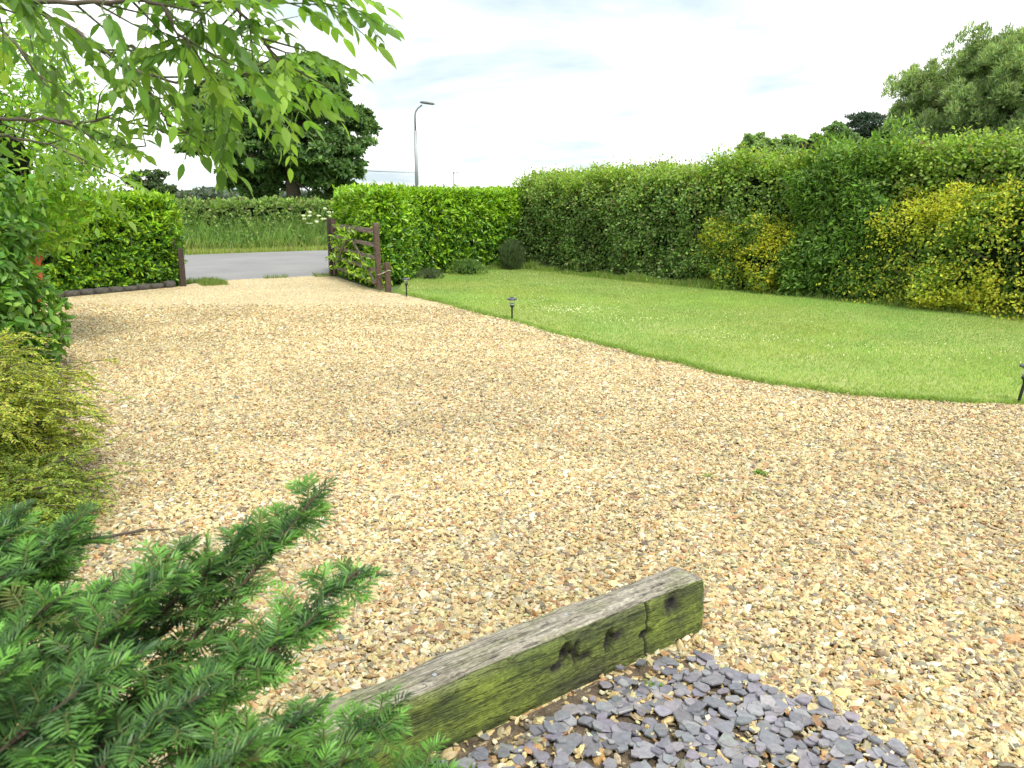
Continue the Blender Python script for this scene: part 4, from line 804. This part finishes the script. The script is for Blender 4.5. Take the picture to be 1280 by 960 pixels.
# ------------------------------------------------------------------ robinia branches overhead
tr = empty('ash_tree', (-3.5, 2.1, 0), label='overhanging tree with long pinnate leaves at the top left', cat='tree')
o0 = np.array([-3.5, 2.1, 0])
tk = MB(); lf = MB()
tk.tube(np.array([(-3.5, 2.1, -.1), (-3.45, 2.1, 1.2), (-3.35, 2.1, 2.2), (-3.2, 2.15, 3.2), (-3.0, 2.2, 4.2)]) - o0, [.13, .11, .095, .075, .04], seg=10)
LIMBS = [
   [(-1.87, 2.3, 2.23), (-1.47, 2.3, 2.19), (-1.31, 2.3, 2.11), (-1.18, 2.25, 2.05), (-1.05, 2.2, 1.97), (-0.97, 2.2, 1.92), (-0.85, 2.2, 1.89), (-0.74, 2.2, 1.90), (-0.66, 2.15, 1.91)] ,
   [(-2.22, 2.6, 1.88), (-1.71, 2.5, 1.85), (-1.53, 2.5, 1.83), (-1.31, 2.45, 1.82), (-1.12, 2.4, 1.82), (-0.98, 2.4, 1.79)] ,
   [(-1.55, 1.9, 2.09), (-1.23, 1.9, 2.04), (-1.12, 1.9, 2.02), (-0.91, 1.9, 2.02), (-0.7, 1.9, 2.02), (-0.58, 1.95, 2.04), (-0.46, 2.0, 2.06)] ,
   [(-2.16, 2.8, 2.27), (-1.81, 2.8, 2.21), (-1.67, 2.8, 2.15), (-1.54, 2.75, 1.99), (-1.41, 2.7, 1.92)] ,
   [(-0.88, 2.0, 2.25), (-0.75, 2.0, 2.15), (-0.65, 2.0, 2.05), (-0.59, 2.0, 1.96), (-0.54, 2.0, 1.91)] ,
   [(-0.97, 2.2, 1.92), (-0.92, 2.2, 1.82), (-0.88, 2.15, 1.78)] ,
   [(-1.05, 2.2, 1.97), (-0.88, 2.1, 1.96), (-0.76, 2.1, 1.99), (-0.66, 2.05, 2.0)] ,
   [(-1.31, 2.45, 1.82), (-1.17, 2.4, 1.76), (-1.06, 2.4, 1.73)] ,
   [(-1.28, 1.7, 2.19), (-0.99, 1.7, 2.11), (-0.81, 1.7, 2.05), (-0.69, 1.7, 1.96), (-0.64, 1.7, 1.89)] ,
   [(-2.28, 3.2, 1.74), (-1.9, 3.1, 1.83), (-1.67, 3.0, 1.79), (-1.48, 2.9, 1.72)] ,
]
TIPS = [
   [(-0.47, 1.95, 2.06), (-0.43, 1.95, 2.03), (-0.39, 1.95, 2.01), (-0.34, 1.95, 1.98)] ,
]
YEW = [
   [(-0.34, 1.3, 1.1)] ,
   [(-0.25, 1.2, 1.01)] ,
   [(-0.4, 1.3, 1.05)] ,
   [(-0.46, 1.25, 1.03)] ,
   [(-0.54, 1.2, 1.04)] ,
   [(-0.3, 1.1, 0.98)] ,
   [(-0.38, 1.1, 0.94)] ,
   [(-0.79, 1.35, 1.03)] ,
   [(-0.89, 1.35, 1.04)] ,
   [(-0.53, 1.1, 1.05)] ,
   [(-0.7, 1.1, 1.0)] ,
   [(-0.2, 1.15, 0.78)] ,
   [(-0.13, 1.15, 0.68)] ,
   [(-0.3, 1.0, 0.88)] ,
   [(-0.42, 0.95, 0.95)] ,
   [(-0.52, 0.95, 1.0)] ,
   [(-0.55, 0.9, 0.95)] ,
   [(-0.24, 1.0, 0.81)] ,
   [(-0.65, 0.9, 1.01)] ,
   [(-0.33, 0.85, 0.94)] ,
   [(-0.83, 1.2, 1.0)] ,
   [(-0.7, 1.25, 0.94)] ,
]

ASH = [(.14, .27, .05), (.18, .32, .06), (.105, .21, .04), (.23, .38, .07)]
def pinnate(base, d, L_, pairs, ll, c, sag=.35):
    d = unit(np.asarray(d, float)[None])[0]; tt = np.linspace(0, 1, pairs + 2)[:, None]
    P = base + d * L_ * tt + np.array([0, 0, -sag * L_]) * tt ** 2; T = unit(np.gradient(P, axis=0))
    tk_ = np.linspace(.0018, .0008, pairs + 2); lt.tube(P - o0, tk_, (.14, .22, .05), 4, cap=False)
    sd_ = unit(np.cross(T, np.array([[0, 0, 1.]]))); 
    for s_ in (-1, 1):
        k = np.arange(1, pairs + 1); D = unit(T[k] * .75 + s_ * sd_[k] * .75 + np.array([0, 0, -.30]) + rng.normal(0, .16, (pairs, 3)))
        sz_ = ll * (1 - .25 * np.abs(k - pairs * .6) / pairs) * rng.uniform(.88, 1.1, pairs)
        blade(P[k], D, sz_, c)
    blade(P[-1:], T[-1:] + rng.normal(0, .1, (1, 3)), np.array([ll * 1.05]), c)
def blade(P, D, L_, c):
    """leaflet: eight-cell folded, curved blade with pointed tip"""
    n = len(P); D = unit(D); U0 = unit(np.array([[0, 0, 1.]]) + rng.normal(0, .45, (n, 3))); Sd = unit(np.cross(D, U0)); U = np.cross(Sd, D)
    ts = [0, .14, .34, .58, .8, 1.0]; ws = [0, .62, 1.0, .9, .5, 0]; W = L_ * rng.uniform(.36, .48, n) / 2; vv = []; cv = rng.uniform(.05, .3, n)
    for t_, w_ in zip(ts, ws):
        c0 = P + D * (t_ * L_)[:, None] - U * (cv * t_ ** 2 * L_)[:, None]
        vv.append(c0)
        if 0 < w_:
            vv.append(c0 + Sd * (w_ * W)[:, None] + U * (.22 * w_ * W)[:, None]); vv.append(c0 - Sd * (w_ * W)[:, None] + U * (.22 * w_ * W)[:, None])
    V = np.stack(vv, 1).reshape(-1, 3); b_ = np.arange(n)[:, None] * 14
    # indices: 0; 1,2,3; 4,5,6; 7,8,9; 10,11,12; 13
    T3 = np.concatenate([b_ + np.array([[0, 2, 1]]), b_ + np.array([[0, 1, 3]]), b_ + np.array([[10, 11, 13]]), b_ + np.array([[10, 13, 12]])])
    Q = []
    for a in (1, 4, 7): Q += [b_ + np.array([[a, a + 1, a + 4, a + 3]]), b_ + np.array([[a, a + 3, a + 5, a + 2]])]
    lf.add(V - o0, [T3, np.concatenate(Q)], np.repeat(np.clip(np.array(c) * (1 + rng.normal(0, .1, (n, 1))), .01, .9), 14, 0))
lt = MB()
def branch(pts, r0_, dens, len_=1.0, first=.0):
    pts = np.array(pts, float); q = np.linspace(0, len(pts) - 1, len(pts) * 5); ip = np.stack([np.interp(q, np.arange(len(pts)), pts[:, k]) for k in range(3)], 1)
    ip[1:-1] += rng.normal(0, .004, ip[1:-1].shape); tk.tube(ip - o0, np.linspace(r0_, r0_ * .25, len(ip)), seg=6)
    T = unit(np.gradient(ip, axis=0)); L_ = np.linalg.norm(np.diff(ip, axis=0), axis=1).sum(); n = int(L_ * dens)
    for j in range(n):
        t_ = first + (1 - first) * (j + rng.uniform()) / n; i_ = min(len(ip) - 1, int(t_ * (len(ip) - 1))); p = ip[i_]; d = T[i_] * .8 + rng.normal(0, .65, 3) * np.array([1, 1, .45]); d /= np.linalg.norm(d)
        tw = rng.uniform(.04, .16) * len_; e_ = p + d * tw; lt.tube(np.array([p, e_]) - o0, [.003, .0018], (.10, .12, .05), 4, cap=False)
        for k in range(rng.integers(1, 3)):
            dd = d + rng.normal(0, .5, 3) * np.array([1, 1, .5]) + np.array([.1, 0, .02])
            pinnate(e_, dd, rng.uniform(.11, .17) * len_, int(rng.integers(3, 6)), rng.uniform(.036, .056), pal(1, ASH, .12)[0], rng.uniform(.05, .4))
root_pt = {0: (-3.2, 2.15, 3.0), 1: (-3.35, 2.1, 2.1), 2: (-3.25, 2.15, 2.7), 3: (-3.2, 2.15, 3.1), 4: (-1.2, 1.9, 2.5), 8: (-3.25, 2.1, 2.9), 9: (-3.4, 2.1, 1.9)}
DENS = [11, 7, 9, 6, 12, 12, 13, 9, 5, 6]
for k, L0 in enumerate(LIMBS):
    if k == 4: pts = [(-2.2, 1.95, 2.5), (-1.4, 1.9, 2.42)] + L0
    elif k in root_pt: pts = [root_pt[k]] + L0
    else: pts = L0
    branch(pts, .009 if k in root_pt else .005, DENS[k], first=.15 if k in root_pt else 0)
# fuller spray of foliage where the limbs cross
for k in range(26):
    p = np.array([rng.uniform(-.98, -.62), rng.uniform(2.0, 2.5), rng.uniform(1.80, 2.0)]); d = np.array([rng.uniform(-.2, 1), rng.uniform(-.5, .4), rng.uniform(-.7, .2)])
    pinnate(p, d, rng.uniform(.12, .18), int(rng.integers(3, 6)), rng.uniform(.04, .058), pal(1, ASH, .12)[0], rng.uniform(.2, .6))
for T_ in TIPS:
    pinnate(np.array(T_[0]), np.array(T_[-1]) - np.array(T_[0]), .19, 5, .062, (.20, .34, .06), .12)
# the crown above and outside the picture
for k in range(220):
    p = np.array([rng.uniform(-4.6, -1.6), rng.uniform(1.0, 3.2), rng.uniform(2.5, 4.6)]); pinnate(p, runit(1)[0], .2, 4, .06, pal(1, ASH, .12)[0])
tk.build('trunk', M_bark, tr, True); lt.build('branches', M_leaf, tr); lf.build('crown', M_thin, tr, True)

# ------------------------------------------------------------------ foreground yew
yb = empty('yew_bush', (-1.15, .7, 0), label='foreground yew bush with soft flat needles at the bottom left', cat='bush'); o0 = np.array([-1.15, .7, 0])
nd = MB(); yt = MB()
def shoot(p, d, L_, young, wl=1.0):
    d = unit(np.asarray(d, float)[None])[0]; n = max(6, int(L_ / .0021)); t_ = np.linspace(0, 1, n)[:, None]
    bend = rng.uniform(-.38, .02) * L_; P = p + d * L_ * t_ + np.array([0, 0, bend]) * t_ ** 2; yt.tube(P[::max(1, n // 4)] - o0, .0016, (.10, .13, .04) if young > .4 else (.06, .05, .03), 4, cap=False)
    sd_ = unit(np.cross(d, [0, 0, 1.])[None])[0]; up = np.cross(sd_, d); s_ = np.where(np.arange(n) % 2, 1, -1)[:, None]; tf = t_[:, 0]
    roll = rng.normal(0, .3); sd2 = sd_ * math.cos(roll) + up * math.sin(roll); up2 = np.cross(sd2, d)
    D = s_ * sd2 * (1.0 - .5 * t_ ** 3) + d * (.30 + .8 * t_ ** 2) + up2 * rng.uniform(-.05, .35, (n, 1)) + rng.normal(0, .12, (n, 3))
    Ln = .0275 * wl * np.clip(1.15 - 1.0 * np.abs(tf - .45) ** 1.6 * 1.6, .45, 1.1) * rng.uniform(.85, 1.1, n)
    y = np.clip(young * (.25 + 1.0 * tf) + rng.normal(0, .1, n), 0, 1)[:, None]
    c = np.array([[.045, .10, .045]]) * (1 - y) + np.array([[.19, .40, .085]]) * y; c = c * (1 + rng.normal(0, .14, (n, 1))) * rng.uniform(.75, 1.25)
    if rng.uniform() < .03: c = c * .4 + np.array([[.16, .11, .05]]) * .6
    leaves(nd, P - o0, D, np.tile(up2, (n, 1)) + rng.normal(0, .15, (n, 3)), Ln, .0032, np.clip(c, .01, .8), droop=.12, fold=.25)
def bough(root, tip, age, nside=12, ls=.11):
    root = np.array(root, float); tip = np.array(tip, float); v = tip - root; mid = root + v * .5 + np.array([0, 0, .07 - .08 * rng.uniform()]) + rng.normal(0, .045, 3)
    t_ = np.linspace(0, 1, 14)[:, None]; P = (1 - t_) ** 2 * root + 2 * t_ * (1 - t_) * mid + t_ ** 2 * tip; yt.tube(P - o0, np.linspace(.009, .002, 14), (.075, .05, .035), 5)
    T = unit(np.gradient(P, axis=0)); Lb = np.linalg.norm(v)
    shoot(P[-2], T[-1] * 1 + np.array([0, 0, -.05]), min(.09, .25 * Lb), 1.0)
    for q_ in range(5): shoot(P[-2 - q_ // 3], T[-1] + rng.normal(0, .5, 3) * np.array([1, 1, .7]), rng.uniform(.045, .08), rng.uniform(.7, 1.0))
    for j in range(nside):
        f = 1 - (j + .6) / nside * .72; i_ = f * 13; a = min(12, int(i_)); q = P[a] * (1 - (i_ - a)) + P[a + 1] * (i_ - a); d0 = T[a]; sd_ = unit(np.cross(d0, [0, 0, 1.])[None])[0] * (1 if j % 2 else -1)
        L_ = ls * (.45 + .75 * (j / nside)) * rng.uniform(.8, 1.2); d1 = unit((d0 * rng.uniform(.55, .9) + sd_ * rng.uniform(.6, 1.05) + np.array([0, 0, rng.normal(.02, .25)]))[None])[0]
        yg = age * np.clip(1.05 - .65 * j / nside + rng.normal(0, .15), .05, 1); shoot(q, d1, L_, yg)
        for m_ in range(int(rng.integers(1, 4))):
            qq = q + d1 * L_ * rng.uniform(.25, .75); s2 = unit(np.cross(d1, [0, 0, 1.])[None])[0] * rng.choice([-1, 1]); shoot(qq, d1 * .8 + s2 * .8 + np.array([0, 0, rng.normal(0, .25)]), L_ * rng.uniform(.4, .65), yg * .95)
        shoot(q - d1 * .0, d0 + rng.normal(0, .15, 3), .06, .15)
for k, (tp_,) in enumerate(YEW):
    tp_ = np.array(tp_); bough(np.array([-1.15, .7, .45]) * .45 + (tp_ - np.array([.35, .3, .28])) * .55, tp_, 1.0 if k in (0, 1, 5, 11, 12, 17) else rng.uniform(.5, 1), 18, .12)
for k in range(82):
    a = rng.uniform(-.6, 1.7); r_ = rng.uniform(.2, .80); h_ = .98 - .35 * r_ ** 2 - rng.uniform(0, .25); tp_ = np.array([-1.15 + r_ * math.cos(a) * .95, .7 + r_ * math.sin(a) * .7, h_ - .05]); bough(np.array([-1.15, .7, .4]) + rng.normal(0, .12, 3), tp_, rng.uniform(.1, .9), 11, .10)
for k in range(26):
    a = rng.uniform(1.6, 5.6); r_ = rng.uniform(.4, .8); tp_ = np.array([-1.15 + r_ * math.cos(a), .7 + r_ * math.sin(a) * .8, rng.uniform(.3, .95)]); 
    if np.hypot(tp_[0], tp_[1]) < .45: continue
    bough([-1.15, .7, .3], tp_, rng.uniform(.3, .9), 8, .12)
for k in range(22):
    tp_ = np.array([rng.uniform(-1.12, -.78), rng.uniform(1.15, 1.5), rng.uniform(.86, 1.04)]); bough(np.array([-1.3, .85, .55]) + rng.normal(0, .08, 3), tp_, rng.uniform(.4, 1.0), 12, .11)
for k in range(12):
    a = k * .55; yt.tube(np.array([(-1.15, .7, -.02), (-1.15 + .1 * math.cos(a), .7 + .1 * math.sin(a), .25), (-1.15 + .22 * math.cos(a), .7 + .2 * math.sin(a), .5)]) - o0, [.02, .014, .008], (.075, .05, .035), 6)
m = leafmat('yew_needle', .42, .25, .4)
nd.build('foliage', m, yb); yt.build('branches', leafmat('yew_twig', .8, 0, .2), yb)

# ------------------------------------------------------------------ small things on the gravel
mb = MB(); mb.tube([(-2.05, 3.50, .02), (-1.93, 3.56, .026), (-1.80, 3.62, .03), (-1.68, 3.66, .022)], [.006, .007, .006, .003], seg=6).tube([(-1.87, 3.59, .026), (-1.80, 3.68, .02)], [.004, .002], seg=5); tag(mb.build('twig', M_bark), 'short dead twig lying on the gravel beside the shrubs', 'twig')
for (x, y, s_, lab) in ((1.47, 4.47, 1.0, 'small green weed alone in the middle of the gravel'), (1.15, 4.43, .6, 'tiny weed just left of the larger weed in the gravel'), (.47, 2.36, .75, 'small green sprig at the edge of the slate by the sleeper'), (-.12, 1.96, .7, 'small sprig at the bottom edge beside the sleeper')):
    n = 26; P = np.c_[rng.normal(0, .016 * s_, (n, 2)), np.full(n, .014)]; D = unit(np.c_[rng.normal(0, 1, (n, 2)), rng.uniform(.2, .9, n)]); mb = MB()
    leaves(mb, P, D, unit(np.array([[0, 0, 1.]]) + rng.normal(0, .3, (n, 3))), .036 * s_ * rng.uniform(.5, 1.2, n), .014 * s_, pal(n, [(.14, .26, .04), (.20, .34, .06)], .15))
    o = mb.build('weed', M_leaf); o.location = (x, y, .008); tag(o, lab, 'weed')

mb = MB(); n = 420; P = np.stack([rng.uniform(-3.0, 4.5, n), rng.uniform(1.6, 9.5, n)], 1); P = P[inpoly(P, DRIVE) & ~inpoly(P, LAWN) & ~inpoly(P, beam_poly)]; P = P[rng.uniform(0, 1, len(P)) < np.clip(.25 + .9 * (fnoise(np.c_[P, 0 * P[:, 0]], .6, 99)), .05, 1)]; n = len(P)
leaves(mb, np.c_[P, np.full(n, .032)], unit(np.c_[rng.normal(0, 1, (n, 2)), rng.normal(0, .15, n)]), unit(np.array([[0, 0, 1.]]) + rng.normal(0, .3, (n, 3))), rng.uniform(.012, .034, n), rng.uniform(.004, .014, n), pal(n, [(.20, .14, .07), (.11, .08, .045), (.30, .25, .13), (.16, .18, .05)], .2), droop=.3)
for _ in range(60):
    p = np.array([rng.uniform(-.5, 1.2), rng.uniform(1.7, 2.6), .045]); 
    if inpoly(p[None, :2], beam_poly)[0]: continue
    d = np.array([rng.normal(), rng.normal(), .1]); d /= np.linalg.norm(d); L_ = rng.uniform(.02, .06); mb.tube([p, p + d * L_ * .5 + rng.normal(0, .003, 3), p + d * L_], [.001, .0009, .0006], (.38, .32, .20), 3)
tag(mb.build('leaf_litter', M_leaf), 'scattered dead leaves and straws lying on gravel and slate', 'leaf litter', kind='stuff')
